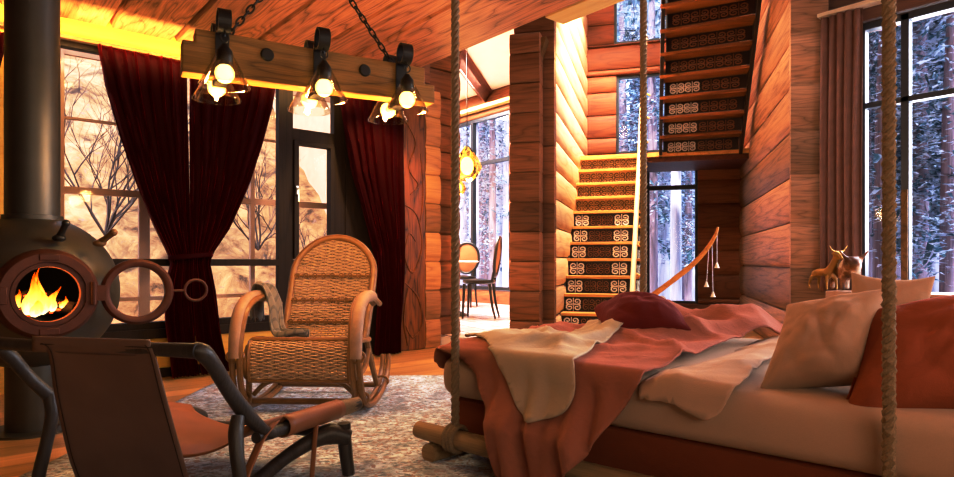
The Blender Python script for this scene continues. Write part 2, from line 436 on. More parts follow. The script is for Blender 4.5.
# ------------------------------------------------------------------ right window wall (X = 5.72)
XR = 5.72
def wy(x): return onX(x, 262, XR).y
def wz(x, y): return onX(x, y, XR).z
rz0, rz1 = .55, onX(862, 26, XR).z
yl = onX(861, 262, XR).y
log_wall('wall_right', (XR+.15, 2.45, 0), -pi/2, 5.1, 0, 5.5, .40, .26, wood('dusky_log', (.06,.035,.03), (.20,.12,.10), 'X', 1, 9, .6, row=.40), [(2.45-yl-.13, 2.45+2.0, rz0, rz1)])
wr = root_setting('window_6', (XR,0,0)); f = MB()
def ybar(mb, y0, y1, z0, z1, x0=-.03, x1=.05): mb.span((x0,y0,z0),(x1,y1,z1))
pitch = yl - wy(906)
ybar(f, yl-.04, yl+.15, rz0, rz1); ybar(f, -2.0, yl, rz0, rz0+.06); ybar(f, -2.0, yl, rz1-.05, rz1)
k = 1
while yl - pitch*k > -2: ybar(f, yl-pitch*k-.028, yl-pitch*k+.028, rz0, rz1); k += 2
zm = onX(910, 99, XR).z
ybar(f, -2.0, yl, zm-.022, zm+.022)
f.build('frame', plain('slate_frame', (.05,.06,.085), .4), wr, smooth=False, bevel=.003)
f = MB(); yy = yl-pitch; ybar(f, yy-.022, yy+.022, rz0+.06, onX(906,190,XR).z, -.045, -.031); f.build('wood_cover', M_OAK, wr, smooth=False)
g = MB(); g.add([(.01,-2,rz0),(.01,yl,rz0),(.01,yl,rz1),(.01,-2,rz1)], [(0,1,2,3)]); g.build('pane', M_GLASS, wr)
mb = MB(); mb.span((XR-.42,-2.0,rz0),(XR-.0,2.0,rz0+.07)); setting(mb.build('trim_5', M_PALEFRAME, smooth=False, bevel=.006))
mb = MB(); mb.span((XR-.06,-2.2,rz1+.02),(XR-.0,yl+.1,rz1+.13)); setting(mb.build('trim_6', wood('lintel_wood',(.07,.035,.03),(.2,.1,.08),'Y'), smooth=False))

# ------------------------------------------------------------------ dining room beyond the doorway
DX = 7.4; ZD = .10; DC = 3.95
def dy(x): return onX(x, 262, DX).y
def dz(x, y): return onX(x, y, DX).z
M_TILE, nt, b = newmat('glazed_floor_tiles'); v = coords(nt); mpp = nd(nt, 'ShaderNodeMapping'); mpp.inputs['Rotation'].default_value = (0,0,R(12)); nt.links.new(v, mpp.inputs[0])
br = nd(nt, 'ShaderNodeTexBrick', offset=0.0); br.inputs['Scale'].default_value = 1; br.inputs['Brick Width'].default_value = .3; br.inputs['Row Height'].default_value = .3; br.inputs['Mortar Size'].default_value = .012
br.inputs['Color1'].default_value = (.74,.68,.72,1); br.inputs['Color2'].default_value = (.48,.38,.40,1); br.inputs['Mortar'].default_value = (.25,.2,.2,1)
nt.links.new(mpp.outputs[0], br.inputs['Vector']); nt.links.new(br.outputs['Color'], b.inputs['Base Color']); b.inputs['Roughness'].default_value = .22
pA, pB = hall(-1.45, 5.85), Vector((xe-.05, YW+.12, 0))
mb = MB(); mb.prism([(pB.x,pB.y),(pA.x,pA.y),(hall(-1.42,6.3).x,hall(-1.42,6.3).y),(hall(-1.42,9.3).x,hall(-1.42,9.3).y),(DX,6.4),(DX,10.8),(pB.x,10.8)], ZD-.001, Matrix.Translation((0,0,.001)))
setting(mb.build('floor.001', M_TILE, smooth=False))
mb = MB(); mb.prism([(pB.x,pB.y+.5),(hall(-1.40,6.3).x,hall(-1.40,6.3).y),(hall(-1.42,9.3).x,hall(-1.42,9.3).y),(DX,6.3),(DX,10.8),(pB.x,10.8)], .08, Matrix.Translation((0,0,DC))); setting(mb.build('ceiling.002', M_WHITECEIL, smooth=False))
y_a, y_b = dy(509), dy(440)
dz0, dz1 = dz(490, 290), dz(490, 115)
log_wall('wall_dining_right', (DX+.12, 11.0, 0), -pi/2, 5.0, 0, 4.0, .33, .24, M_LOGRED, [(11.0-y_b, 11.0-y_a, dz0, dz1)])
mb = MB(); mb.span((xj-.18,10.8,0),(DX,11.0,4.0)); setting(mb.build('wall_dining_back', M_PLASTER, smooth=False))
mb = MB(); mb.span((xj-.18,YW+.46,0),(xj-.02,10.8,4.0)); setting(mb.build('wall_dining_left', plain('peach_render', (.50,.34,.23), .8), smooth=False))
wd = root_setting('window_7', (DX+.06,0,0)); f = MB()
for q in (509, 471, 440): ybar(f, dy(q)-.035, dy(q)+.035, dz0, dz1, -.04, .04)
for zz in (dz0, dz1-.06, dz(490,163)): ybar(f, y_a, y_b, zz, zz+.06, -.038, .038)
f.build('frame', M_BLACKFR, wd, smooth=False)
g = MB(); g.add([(.01,y_a,dz0),(.01,y_b,dz0),(.01,y_b,dz1),(.01,y_a,dz1)], [(0,1,2,3)]); g.build('pane', M_GLASS, wd)
mb = MB()   # dark ceiling beam, pale cornice
pa, pb = onZ(463, 62, DC-.02), onZ(487, 96, DC-.02); dirv = (pb-pa); pc = pa - dirv*.3; pd = pb + dirv*.1
mb.tube([pc, pd], .16, 4, smooth=False); setting(mb.build('trim_7', M_LOGDARK, smooth=False))
mb = MB(); mb.span((DX-.14,6.4,dz1+.12),(DX,10.8,dz1+.18)); setting(mb.build('trim_8', M_PALEBEAM, smooth=False))
mb = MB(); mb.span((2.6,4.7,DC+.1),(5.0,5.0,5.5)); 
# ================================================================== materials used by things
M_IRON = plain('blackened_iron', (.035,.033,.032), .42, .7, var=.3, bmp=.15, bs=90)
M_PIPE = plain('grey_flue_steel', (.075,.07,.066), .48, .75, var=.2)
M_STOVE = plain('dark_stove_steel', (.10,.09,.075), .45, .75, var=.3, bmp=.12, bs=50)
M_RUST = plain('rusted_door_iron', (.085,.024,.013), .55, .35, var=.45, vs=14, bmp=.25, bs=70)
M_SOOT = plain('soot', (.004,.003,.003), .95)
M_CHAR = plain('charred_log', (.03,.015,.01), .8, var=.6, bmp=.6, bs=30)
M_EMBER = emit('glowing_ember', (1.0,.10,.015), 2.5)
M_VELVET = plain('dark_red_velvet', (.026,.0005,.0010), .65, spec=.05, var=.3, vs=20, sheen=.22, sheen_c=(1,.015,.02), bmp=.15, bs=300)
M_CLEAR = glass('clear_shade_glass', (1,.97,.92), .12)

# ------------------------------------------------------------------ ball stove (faces the -Y side of the room)
sc_ = cam(-2.25, 3.14); SZ = .70; RS = .385
st = thing('wood_stove', 'round dark steel ball stove with fire burning behind its open porthole', 'stove', (sc_.x, sc_.y, 0), R(5))
mb = MB(); hole = .130
prof = []
for i in range(33):
    a = pi*i/32
    prof.append((RS*sin(a), -RS*cos(a)))
# body as a lathe about the opening axis (-Y) so the porthole is a true hole
a0 = math.asin(hole/RS); pr = [(RS*sin(a0+(pi-a0)*i/36), RS*cos(a0+(pi-a0)*i/36)) for i in range(37)]
MX = Matrix.Translation((0,0,SZ)) @ Matrix.Rotation(R(90), 4, 'X')
mb.lathe(pr, 56, MX); body = mb.build('body', M_STOVE, st, fix=True)
mb = MB(); yf = RS*cos(a0)
mb.lathe([(hole-.004, yf-.012), (.136, yf+.012), (.150, yf+.014), (.152, yf+.026), (.190, yf+.026), (.205, yf+.012), (.212,yf-.04)], 48, MX)
fl = mb.build('door_surround', M_RUST, st)
mb = MB(); mb.lathe([(.132, yf+.0), (.140, yf-.05), (.25, .1), (.28, -.05), (.2, -.25), (0, -.3)], 40, MX); mb.build('firebox', M_SOOT, st)
mb = MB(); mb.lathe([(.128,yf+.005),(.128,yf+.018),(.146,yf+.018),(.146,yf+.005)], 48, MX); mb.build('rim', M_RUST, fl)
for sx, sz in ((.0,.172),(.0,-.172),(-.172,0)):
    m2 = MB(); m2.box((sx,-yf-.02,SZ+sz),(.08 if not sx else .03,.02,.03 if not sx else .08)); m2.build('latch_plate', M_RUST, fl, bevel=.004)
mb = MB(); mb.lathe([(.115,.012),(.115,.66)], 40); mb.lathe([(.19,0),(.19,.012),(.115,.014)], 40); mb.build('pedestal', M_STOVE, st)
mb = MB(); mb.lathe([(.117,SZ+RS-.05),(.117,2.498)], 40); mb.lathe([(.13,SZ+RS-.03),(.13,SZ+RS-.002),(.117,SZ+RS)], 40); mb.build('flue_pipe', M_PIPE, st)
def lever(px0, py0, px1, py1, d, nm):
    a, b = W(px0,py0,d)-sc_, W(px1,py1,d-.02)-sc_; m = MB(); m.tube([a, a*.5+b*.5, b], [.02,.014,.016], 10)
    m.ball(b, .018); m.ball(a, .03, sc=(1,1,.6)); return m.build(nm, M_IRON if nm == 'damper_lever' else M_OAK, st)
lever(52, 238, 58, 223, 2.92, 'damper_lever'); lever(93, 243, 106, 232, 3.0, 'air_lever')
# open porthole door: hinged at the right of the opening, swung right back
dr = bpy.data.objects.new('door', None); col.objects.link(dr); dr.parent = st; dr.empty_display_size = .05
dc = Vector((.375, -yf-.02, SZ+.0)); dr.location = dc; dr.rotation_euler = (0,0,R(-6))
ringM = Matrix.Rotation(R(90), 4, 'X')
mb = MB(); rp = [(.125,-.012),(.125,.012),(.138,.02),(.152,.02),(.165,.008),(.165,-.012),(.125,-.012)]; mb.lathe(rp, 56, ringM); mb.build('door_ring', M_RUST, dr)
mb = MB(); mb.lathe([(.127,0),(0,.001)], 40, ringM); mb.build('door_glass', M_GLASS, dr)
mb = MB(); mb.box((-.185,-.022,0),(.085,.018,.075)); mb.tube([(-.195,-.03,-.055),(-.195,-.03,.055)], .014, 10); mb.build('hinge', M_RUST, dr)
mb = MB(); mb.tube([(.165,0,0),(.215,0,0)], .007, 8); mb.tube([(.275+.055*cos(2*pi*i/16), 0, .055*sin(2*pi*i/16)) for i in range(16)], .008, 8, closed=True, k=3); mb.build('door_handle', M_RUST, dr)
# burning logs and flames
for i, (x, y, z, l, rz_, c) in enumerate(((-.05,-.20,.615,.22,.3,0),(.07,-.16,.62,.2,-.5,0),(.0,-.12,.67,.22,.9,0))):
    lg = thing('firewood_log', ['charred log glowing at the left of the stove fire','charred log lying at the right of the stove fire','charred log on top at the back of the stove fire'][i], 'log', (sc_.x+x, sc_.y+y, z), rz_, 'logs burning in the stove')
    m = MB(); m.tube([(-l/2,0,0),(0,.01,.01),(l/2,0,0)], [.034,.038,.03], 10, 4); m.build('charred_bark', M_CHAR, lg)
    m = MB()
    for j in range(7): m.ball((random.uniform(-l/2,l/2), random.uniform(-.03,.0)-.015, random.uniform(-.02,.03)), random.uniform(.005,.011), 8, 6, sc=(1.5,1,.7))
    m.build('ember', M_EMBER, lg)['kind'] = 'stuff'
M_FLAME, nt, b = newmat('flame'); out = nt.nodes['Material Output']; v = coords(nt, kind='Generated')
sx = nd(nt, 'ShaderNodeSeparateXYZ'); nt.links.new(v, sx.inputs[0])
fc = ramp(nt, mth(nt, 'ADD', sx.outputs[2], mth(nt, 'MULTIPLY', noise(nt, v, 4, 3), .35)), [(.15,(1,.85,.45)),(.45,(1,.62,.12)),(.8,(1,.28,.02)),(1,(.8,.08,.0))])
em = nd(nt, 'ShaderNodeEmission'); em.inputs[1].default_value = 2.3; nt.links.new(fc, em.inputs[0])
tr = nd(nt, 'ShaderNodeBsdfTransparent'); lw = nd(nt, 'ShaderNodeLayerWeight'); lw.inputs[0].default_value = .45
mx = nd(nt, 'ShaderNodeMixShader'); nt.links.new(mth(nt, 'POWER', lw.outputs['Facing'], 1.6), mx.inputs[0]); nt.links.new(em.outputs[0], mx.inputs[1]); nt.links.new(tr.outputs[0], mx.inputs[2]); nt.links.new(mx.outputs[0], out.inputs[0])
def flame(x, y, z, h, w, lean):
    m = MB(); P = []
    for j in range(13):
        t = j/12; P.append(((lean*t*t*h) + .25*w*sin(t*7+x*40), 0, t*h))
    m.tube([Vector((x,y,z))+Vector(p) for p in P], [w*.35,w*.9,w,w*.85,w*.6,w*.35,w*.12,.001], 10, 2, flat=.8)
    return m
fl0 = None
fr_ = thing('fire', 'bright orange and yellow flames leaping inside the round stove', 'fire', (sc_.x+.02, sc_.y, SZ))
for (x,y,z,h,w,le) in ((-.045,-.235,-.10,.20,.038,.12),(-.005,-.23,-.10,.17,.034,-.1),(-.10,-.22,-.08,.10,.026,.1),(.035,-.22,-.09,.12,.024,.3),(-.02,-.20,-.09,.21,.03,.05),(.09,-.2,-.08,.06,.018,.2),(-.03,-.25,-.11,.12,.03,.0)):
    flame(x,y,z,h,w,le).build('flame_tongue', M_FLAME, fr_)

# ------------------------------------------------------------------ red velvet curtains
def curtain(name, label, left, right, zt, zb, Y, folds, mat, amp=.045, tie=None, group=None, ztop2=None, cat='curtain', nv=70, flare=0):
    L_ = sorted((onY(a, b, Y).z, onY(a, b, Y).x) for a, b in left); R_ = sorted((onY(a, b, Y).z, onY(a, b, Y).x) for a, b in right)
    topw = interp(zt, R_) - interp(zt, L_)
    xm = .5*(interp(zt, L_) + interp(zt, R_)); org = Vector((xm, Y, 0)); nu = folds*10
    def f(u, v):
        z = zb + (zt-zb)*(1-v); a, b = interp(z, L_), interp(z, R_); w = b-a
        comp = min(1.9, topw/max(.1, w)); uu = u + .012*sin(17*u) 
        ph = 2*pi*folds*uu + .5*sin(3*z+5*u)
        A = amp*(.35+.65*comp) * (.7+.3*sin(11*u+1)) 
        x = a + w*u + .22*w/folds*sin(ph*1.0+.8)
        y = Y - A*(.5+.5*sin(ph)) - .012*sin(2.0*ph+z*2)
        zz = z if v < .97 else z
        return Vector((x, y, zz)) - org
    t = thing(name, label, cat, org, 0, group)
    mb = MB(); mb.grid(f, nu, nv); mb.build('drape', mat, t, solid=.004)
    return t, org, L_, R_
YC = 4.88
lt_L = [(95,45),(103,85),(118,135),(136,188),(152,225),(165,250),(170,262),(164,285),(164,320),(168,350),(172,386)]
lt_M = [(187,60),(188,150),(188,225),(190,262),(192,300),(196,350),(202,384)]
lt_R = [(276,84),(272,110),(262,145),(248,185),(228,228),(212,252),(208,262),(214,290),(220,330),(226,355),(236,384)]
zt = onY(140, 53.5, YC).z
cu, org, L_, R_ = curtain('velvet_curtain', 'dark red velvet curtain half beside the stove pipe, swept down to the tie', lt_L, lt_M, zt, .012, YC, 8, M_VELVET, group='red velvet window curtains')
mb = MB()
def tieband(cx, cy, cz, rx, ry, h, mat, parent, org):
    m = MB(); m.grid(lambda u, v: Vector((cx + rx*cos(2*pi*u), cy + ry*sin(2*pi*u), cz - h/2 + h*v + .015*cos(2*pi*u))) - org, 32, 3); return m.build('tieback', mat, parent, solid=.006)
tz = onY(188, 256, YC).z
cu2, org2, _, _ = curtain('velvet_curtain', 'dark red velvet curtain half behind the left hanging lamps, meeting its pair', lt_M, lt_R, zt, .012, YC, 8, M_VELVET, group='red velvet window curtains')
xt0, xt1 = onY(168,257,YC).x, onY(209,257,YC).x
tieband((xt0+xt1)/2, YC-.05, tz, (xt1-xt0)/2+.012, .085, .035, M_VELVET, cu, org)
curtain('velvet_curtain', 'dark red velvet curtain at the right end of the window behind the rocker',
    [(337,97),(342,130),(350,172),(362,215),(372,250),(377,300),(374,340),(373,360)], [(404,107),(403,160),(403,220),(402,300),(401,358)], zt, .012, YC, 7, M_VELVET, group='red velvet window curtains')
curtain('velvet_curtain', 'edge of a dark red velvet curtain left of the stove pipe',
    [(-80,20),(-75,60),(-60,110),(-55,300),(-55,420)], [(10,25),(6,45),(0,70),(-14,110),(-25,180),(-25,420)], onY(5,33,YC).z, .012, YC, 6, M_VELVET, group='red velvet window curtains')
mb = MB(); a, b = onY(-60, 30, YC), onY(404, 96, YC); zz = onY(140,53.5,YC).z+.012
mb.box(((a.x+b.x)/2, YC+.0, zz),(b.x-a.x, .05, .022)); tag(mb.build('curtain_track', M_OAK, smooth=False, origin=((a.x+b.x)/2, YC, zz)), 'slim wooden track along the window head holding the red curtains', 'curtain track')

# ------------------------------------------------------------------ chandelier: oak beam on two chains with three iron straps
hc = cam(-.85, 3.17); chdir = Vector((.866,.5)); brz = atan2((CR*chdir.x+CF*chdir.y).y, (CR*chdir.x+CF*chdir.y).x)
ch = thing('beam_chandelier', 'oak beam chandelier on chains with three iron straps and six bulbs', 'chandelier', (hc.x, hc.y, 1.822), brz)
LB = .62; HB = .105
mb = MB(); Mx = Matrix.Rotation(R(90), 4, 'X') @ Matrix.Translation((0,0,-.05))
LL = .545
mb.prism([(-LL-.055,-HB+.0),(LB+.06,-HB+.02),(LB+.06,HB-.09),(LB,HB-.09),(LB,HB),(-LL,HB),(-LL,HB-.06),(-LL-.055,HB-.06)], .10, Mx)
M_BEAM = wood('golden_oak_beam', (.09,.038,.008), (.38,.205,.052), 'X', 2.2, 6, .5, contrast=1.2)
beam = mb.build('beam', M_BEAM, ch, smooth=False, bevel=.006)
for x in (-.225, .27):
    m = MB(); m.lathe([(0,.012),(.026,.011),(.032,.004),(.032,0)], 20, Matrix.Translation((x,-.05,.035)) @ Matrix.Rotation(R(90),4,'X')); m.build('bolt', M_IRON, ch)
M_BULB = emit('lamp_bulb', (1.0,.80,.26), 3.0)
for i, x in enumerate((-.43, .03, .475)):
    stp = MB(); w2 = .03
    stp.box((x,-.056,-.0),(.06,.01,HB*2+.04)); stp.box((x,.056,0),(.06,.01,HB*2+.04)); stp.box((x,0,-HB-.016),(.06,.122,.008))
    for sy in (-1, 1):   # rolled scroll above and in front of the strap
        n = 24; rr = .05; pts = [(.056, HB-.01), (.056, HB+.035)]
        for j in range(n+1):
            a = pi - pi*1.72*j/n; pts.append((.056 + rr + rr*cos(a), HB+.035 + rr*1.1*sin(a)))
        m0 = len(stp.v)
        for (yy, zz) in pts: stp.v += [Vector((x-.028, sy*yy, zz)), Vector((x+.028, sy*yy, zz))]
        for j in range(len(pts)-1): stp.f.append((m0+2*j, m0+2*j+1, m0+2*j+3, m0+2*j+2))
    so = stp.build('iron_strap', M_IRON, ch, smooth=False, solid=.008)
    for sy in (-1, 1):
        y = sy*.135; hz = HB-.03
        m = MB(); m.tube([(x, sy*.07, HB+.02),(x, sy*.11, HB-.005),(x, y, HB-.03),(x+.0, y, HB-.045)], .004, 6); m.tube([(x+.018*cos(2*pi*k/10), y, HB-.05+.02*sin(2*pi*k/10)) for k in range(10)], .0035, 6, closed=True, k=2); m.build('hook', M_IRON, so)
        lz = HB-.075-.018
        sk = MB(); T = Matrix.Translation((x,y,lz)); sk.lathe([(0,.015),(.012,.012),(.02,0),(.034,-.02),(.036,-.075),(.03,-.085),(0,-.085)], 20, T); s2 = sk.build('lamp_socket', M_IRON, ch)
        bl = MB(); bl.ball((x,y,lz-.122), .043, 20, 14); bl.build('bulb', M_BULB, s2)
        sh = MB(); sh.lathe([(.034,-.03),(.06,-.075),(.098,-.15),(.112,-.175),(.115,-.177),(.113,-.182),(.110,-.178),(.096,-.152),(.058,-.077)], 32, T); sh.build('glass_shade', M_CLEAR, s2)
top = Vector((0,0,2.5-1.822))
for sx in (-.40, .45):
    a = Vector((sx,0,HB+.005)); n = 17
    m = MB(); d = (top-a); Ld = d.length; dn = d.normalized(); side = Vector((0,1,0)); side2 = dn.cross(side)
    for k in range(n):
        c = a + d*((k+.5)/n); s_ = side if k % 2 else side2; hl = Ld/n*.68
        m.tube([c + dn*(hl*cos(2*pi*j/10)) + s_*(.013*sin(2*pi*j/10)) for j in range(10)], .0042, 6, closed=True, k=2)
    m.tube([a-dn*.03, a+dn*.02], .01, 8, smooth=False); m.build('chain', M_IRON, ch)
m = MB(); m.lathe([(.03,.678),(.03,.658),(.008,.653),(.008,.628)], 16); m.build('ceiling_hook', M_IRON, ch)

# ------------------------------------------------------------------ ropes of the hanging bed
M_ROPE, nt, b = newmat('hemp_rope'); v = coords(nt); n1 = noise(nt, v, 220, 4); n2 = noise(nt, v, 25, 3)
cc = mixc(nt, n1, (.09,.055,.03), (.40,.29,.17)); cc = mixc(nt, mth(nt, 'MULTIPLY', n2, .5), cc, (.22,.14,.08)); nt.links.new(cc, b.inputs['Base Color']); b.inputs['Roughness'].default_value = .9; bump(nt, b, n1, .6, .004)
def rope(label, x, y, z0, z1, r, extra=None, pitch=.085):
    t = thing('hanging_rope', label, 'rope', (x, y, z0), 0, 'ropes that carry the hanging bed')
    n = int((z1-z0)/.012)
    for s in range(3):
        m = MB(); m.tube([(r*.52*cos(2*pi*(k*.012/pitch + s/3)), r*.52*sin(2*pi*(k*.012/pitch + s/3)), k*.012) for k in range(n+1)], [r*(.50+.07*sin(k*2.1+s)) for k in range(n+1)], 7, smooth=False)
        m.build('strand', M_ROPE, t)
    if extra: extra(t)
    return t
def bedpt(l, w, z=0): 
    c, s = cos(BEDA), sin(BEDA); return Vector((BED0.x + c*l - s*w, BED0.y + s*l + c*w, z))
ra = bedpt(0,0)
def knot(t):
    m = MB()
    for k in range(3): m.tube([(.052*cos(2*pi*j/12)*cos(BEDA+pi/2)*1.0, .052*cos(2*pi*j/12)*sin(BEDA+pi/2), -.015 + .055*sin(2*pi*j/12)) + Vector((cos(BEDA),sin(BEDA),0))*(.02*(k-1)) if False else Vector((.05*cos(2*pi*j/12)*cos(BEDA+pi/2) + (k-1)*.02*cos(BEDA), .05*cos(2*pi*j/12)*sin(BEDA+pi/2) + (k-1)*.02*sin(BEDA), -.04 + .05*sin(2*pi*j/12))) for j in range(12)], .011, 7, closed=True, k=2)
    m.build('knot', M_ROPE, t)
rope('hemp rope at the near foot corner of the bed, tied round a log', ra.x, ra.y, .165, 2.5, .0185, knot)
rb = bedpt(1.495, 0); rope('thick braided hemp rope hanging in front of the rust pillow', rb.x, rb.y, .165, 2.5, .0175, knot, pitch=.06)
rc = W(643.5, 262, 3.70); 
def topknob(t):
    m = MB(); hh = 2.50-.165
    m.lathe([(0,hh),(.05,hh),(.055,hh-.02),(.03,hh-.05),(.02,hh-.07)], 18); m.build('rope_stop', M_OAK, t)
rope('hemp rope at the far foot corner of the bed, before the bright staircase', rc.x, rc.y, .165, 2.50, .022, topknob)
# ================================================================== rattan rocking chair
M_RATTAN = plain('honey_rattan', (.24,.118,.040), .38, spec=.5, var=.35, vs=25, bmp=.1)
M_WEAVE = plain('pale_wicker', (.48,.34,.21), .6, var=.35, vs=40, bmp=.2, bs=200)
M_WRAP = plain('wrapped_cane', (.34,.215,.14), .55, var=.2, vs=30, bmp=.3, bs=120)
rk0 = cam(-.965, 3.75); rock = thing('rocking_chair', 'honey rattan rocking chair with woven seat and plaid blanket over its arm', 'rocking chair', (rk0.x, rk0.y, .0), -YAW - R(2))
hoop = [(.50,.215),(.42,.12),(.27,.05),(.05,.019),(-.16,.026),(-.29,.07),(-.375,.17),(-.41,.32),(-.395,.47),(-.33,.585),(-.22,.635),(-.08,.645),(.06,.625),(.2,.585)]
for sx in (-1, 1):
    m = MB()
    for off in (-.02, .02): m.tube([(sx*(.325+.012*sin(i*.45)+off), y, z) for i, (y, z) in enumerate(hoop)], .0175, 8, 5)
    m.build('rocker_hoop', M_RATTAN, rock)
    m = MB(); m.tube([(sx*(.33), y, z) for (y, z) in [(-.412,.33),(-.398,.47),(-.335,.588),(-.22,.64),(-.08,.65),(.02,.64)]], [.033,.035,.036,.036,.035,.032], 14, 5)
    m.build('arm_wrap', M_WRAP, rock)
    for (y, z) in ((-.408,.34),(-.30,.095),(.30,.075)):
        m = MB(); m.tube([(sx*.33+.046*cos(2*pi*j/10), y+.01*sin(2*pi*j/10), z+.03*sin(2*pi*j/10)) for j in range(10)], .008, 6, closed=True, k=2)
        m.build('binding', M_RATTAN, rock)
    m = MB(); m.tube([(sx*.285,-.30,.41),(sx*.30,-.29,.22),(sx*.315,-.26,.06)], .018, 8); m.build('leg', M_RATTAN, rock)
    m = MB(); m.tube([(sx*.27,.14,.37),(sx*.29,.2,.2),(sx*.315,.25,.055)], .018, 8); m.build('leg', M_RATTAN, rock)
    m = MB(); m.tube([(sx*.29,-.32,.385),(sx*.30,-.36,.3),(sx*.30,-.33,.22),(sx*.295,-.25,.2),(sx*.29,0,.22),(sx*.28,.15,.3)], .016, 8); m.build('side_rail', M_RATTAN, rock)
m = MB(); m.tube([(-.32,-.24,.062),(0,-.245,.062),(.32,-.24,.062)], .018, 8); m.tube([(-.32,.25,.06),(0,.25,.06),(.32,.25,.06)], .016, 8); m.build('stretcher', M_RATTAN, rock)
m = MB(); m.tube([(-.29,-.25,.10),(-.22,-.26,.165),(-.1,-.27,.205),(0,-.272,.215),(.1,-.27,.205),(.22,-.26,.165),(.29,-.25,.10)], .014, 8); m.build('arch_brace', M_RATTAN, rock)
# back: arch frame + woven panel
def backpt(x, t, off=0):       # t 0..1 up the back
    y = .13 + .33*t + .03*sin(pi*t); z = .36 + .655*t
    return Vector((x, y - off*.9, z + off*.45))
hw = .275; arch = [backpt(-hw*(.94+.06*t), t) for t in (0,.2,.4,.58)] + [backpt(hw*cos(a), .58 + .42*sin(a)) for a in [pi - pi*i/10 for i in range(1,10)]] + [backpt(hw*(.94+.06*t), t) for t in (.58,.4,.2,0)]
m = MB(); m.tube(arch, .024, 10, 4); m.build('back_frame', M_RATTAN, rock)
def halfw(t): return hw*.95 if t < .58 else hw*sqrt(max(0, 1-((t-.58)/.42)**2))
m = MB(); NS = 12
for i in range(NS):
    x = -hw*.9 + 2*hw*.9*i/(NS-1); tm = .58 + .42*sqrt(max(0,1-(x/hw)**2))
    m.tube([backpt(x, tm*j/8) for j in range(9)], .0045, 5, 2)
m.build('back_stakes', M_WRAP, rock)
m = MB(); rows = 58
for r_ in range(rows):
    t = .03 + .95*r_/rows
    if abs(t-.36) < .012 or abs(t-.60) < .012 or abs(t-.16) < .012: continue
    h_ = halfw(t) - .012
    if h_ < .05: continue
    n = max(6, int(h_/.0115)); sp = 2*hw*.9/(NS-1)
    m.tube([backpt(-h_+2*h_*j/n, t + .002*sin(j+r_), .0065*cos(pi*((-h_+2*h_*j/n + hw*.9)/sp) + pi*(r_ % 2))) for j in range(n+1)], .0052, 4, 1, smooth=False)
m.build('back_weave', M_WEAVE, rock)
m = MB()
for t in (.16,.36,.60):
    h_ = halfw(t)
    m.tube([backpt(-h_+2*h_*j/20, t, .012+.004*sin(j*3)) for j in range(21)], .0085, 6, 1, smooth=False)
    for j in range(9):
        x = -h_*.85+1.7*h_*j/8; c = backpt(x, t, .016)
        m.tube([c+Vector((.014*cos(2*pi*q/8),-.004,.016*sin(2*pi*q/8))) for q in range(8)], .004, 5, closed=True, k=2)
m.build('back_crossbar', M_RATTAN, rock)
# seat
SEATP = [(.16,.365),(.05,.375),(-.1,.392),(-.22,.41),(-.29,.412),(-.335,.385),(-.35,.33),(-.352,.26),(-.34,.195)]
SP = smooth_path([Vector((0,y,z)) for y, z in SEATP], 8)
def seatpt(x, t, off=0):
    q = t*(len(SP)-1); i = min(int(q), len(SP)-2); p = SP[i].lerp(SP[i+1], q-i); d = (SP[i+1]-SP[i]).normalized(); nrm = Vector((0, d.z, -d.y))
    return Vector((x, p.y, p.z)) + nrm*off
m = MB()
for i in range(13):
    x = -.26+.52*i/12; m.tube([seatpt(x, j/20) for j in range(21)], .0048, 5, 1, smooth=False)
m.build('seat_stakes', M_WRAP, rock)
m = MB(); rows = 56; sp = .52/12
for r_ in range(rows):
    t = .01+.97*r_/rows
    m.tube([seatpt(-.275+.55*j/44, t+.0025*sin(j*1.3+r_*2), .0065*cos(pi*((-.275+.55*j/44+.26)/sp)+pi*(r_ % 2))) for j in range(45)], .0055, 4, 1, smooth=False)
m.build('seat_weave', M_WEAVE, rock)
m = MB()
for sx in (-1,1): m.tube([seatpt(sx*.28, j/12) for j in range(13)], .017, 8, 1)
m.tube([seatpt(x*.28,1.0) for x in (-1,-.5,0,.5,1)], .012, 8); m.tube([seatpt(x*.28,.52,.008) for x in (-1,-.5,0,.5,1)], .014, 8)
m.build('seat_frame', M_RATTAN, rock)
